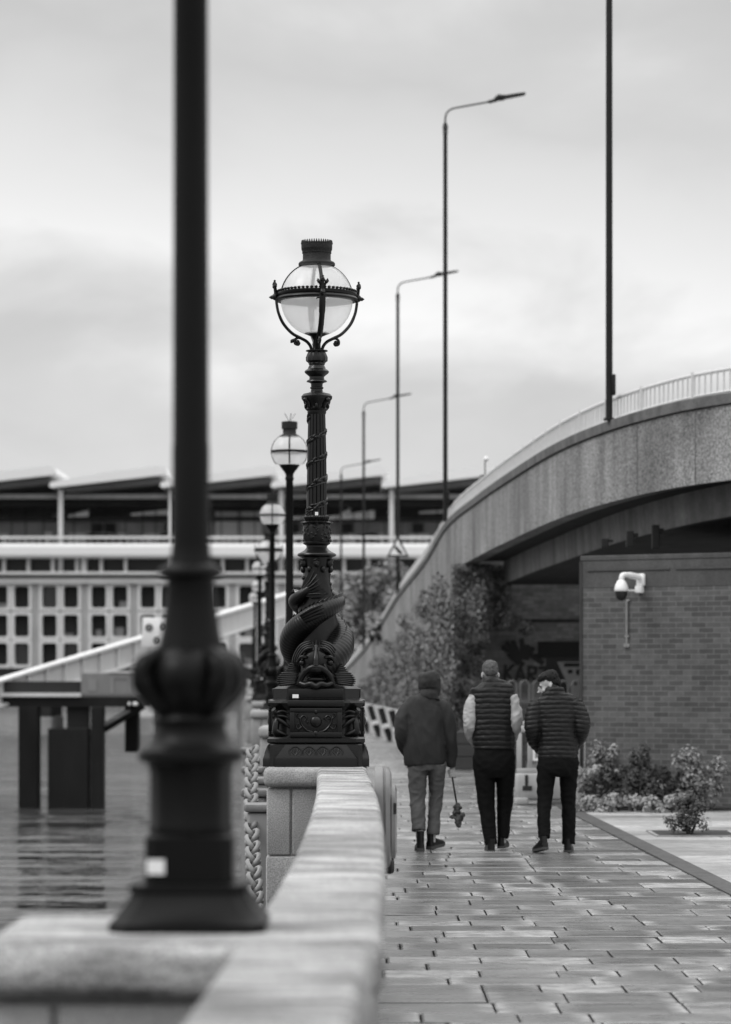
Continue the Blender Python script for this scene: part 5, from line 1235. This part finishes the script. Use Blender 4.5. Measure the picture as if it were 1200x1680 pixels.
hair_part(T2, h2, [((0, -.022, .052), (.084, .104, .094)), ((0, -.062, .018), (.074, .058, .064)), ((0, .01, .10), (.07, .085, .05))], M['hair_br'], .006, 40)

# ---- the man in the puffer jacket looking left
D3 = 25.75
T3, q3, h3 = person('man in black puffer jacket turning his face to the left', 914, 1399, D3, dict(
    head=(901, 1127.5, .02), yaw=1.58, pitch=-.30, roll=.0,
    neck=[(906, 1132, .0, 11, 11), (909, 1141, .0, 12, 12), (912, 1156, 0, 17, 14)],
    torso=[(912, 1145, 0, 22, 14), (913, 1160, 0, 33, 17), (914, 1195, 0, 31, 20), (916, 1235, 0, 30, 20), (916, 1258, 0, 31, 21)],
    arms=[[(879, 1160, 0, 11), (873, 1185, -.03, 11), (872, 1204, -.03, 10), (880, 1222, .08, 9), (890, 1234, .17, 8)], [(947, 1158, 0, 11), (956, 1185, -.03, 11), (957, 1202, -.03, 10), (948, 1220, .08, 9), (938, 1234, .17, 8)]],
    legs=[[(899, 1258, 0, 16), (894, 1320, -.02, 12), (892, 1370, -.12, 8.5)], [(932, 1258, 0, 16), (933, 1320, .05, 12), (934, 1382, .05, 8.5)]],
    ankles=[[(892, 1362, -.12, 6.5), (890, 1382, -.13, 6)], [(934, 1370, .05, 6.5), (933, 1392, .05, 6)]],
    hands=[('pocket', Matrix.Translation(Vector((-.135, .175, .94))), 1), ('pocket', Matrix.Translation(Vector((.14, .175, .94))), -1)],
    clothes=[
        ('jacket', M['puffer'], [[(913.5, 1128, .0, 12.5, 13), (912, 1133, 0, 16, 15), (910.5, 1140, 0, 20, 16), (911, 1146, 0, 28, 17), (912, 1153, 0, 35, 19), (913, 1168, 0, 37, 21), (914.5, 1195, 0, 34, 23), (916, 1222, 0, 32.5, 23), (916, 1238, 0, 33, 23.5), (916, 1246, 0, 32, 23)],
            [(882, 1156, 0, 12, 14), (875.5, 1178, -.03, 13.5, 14), (874, 1199, -.04, 12.5, 13.5), (878, 1217, .06, 11, 12), (890, 1232, .17, 9.5, 10)],
            [(943, 1155, 0, 12, 14), (952.5, 1178, -.03, 13.5, 14), (954.5, 1198, -.04, 12.5, 13.5), (949, 1216, .06, 11, 12), (938, 1232, .17, 9.5, 10)]], .0065, 2, quilt(.0425, .010, .28, .3)),
        ('trousers', M['trouser_bk'], [[(916, 1238, 0, 31.5, 21), (916, 1252, -.01, 34.5, 22.5), (915.5, 1264, -.01, 33, 22), (915, 1272, 0, 27, 19)],
            [(898, 1258, 0, 17, 20), (896, 1280, .0, 15.5, 18), (894, 1315, -.02, 12.5, 15), (892.5, 1345, -.07, 11, 13), (892, 1374, -.12, 10.5, 12.5)],
            [(932.5, 1258, 0, 17, 20), (933.5, 1280, .03, 15, 18), (933.5, 1315, .06, 12.5, 15), (934, 1350, .05, 11.5, 13), (934, 1386, .05, 11, 12.5)]], .007, 4, creases(.008, 5, 9, 12))],
    shoes=[(889, 1394, -.13, .35, -.16, .95), (933, 1399, .06, -.15, 0, .98)]))
hair_part(T3, h3, [((0, -.036, .072), (.086, .092, .080)), ((0, -.088, .018), (.070, .042, .080)), ((0, .018, .088), (.078, .076, .050)), ((0, -.055, .02), (.082, .05, .05))], M['hair'], .007, 60)
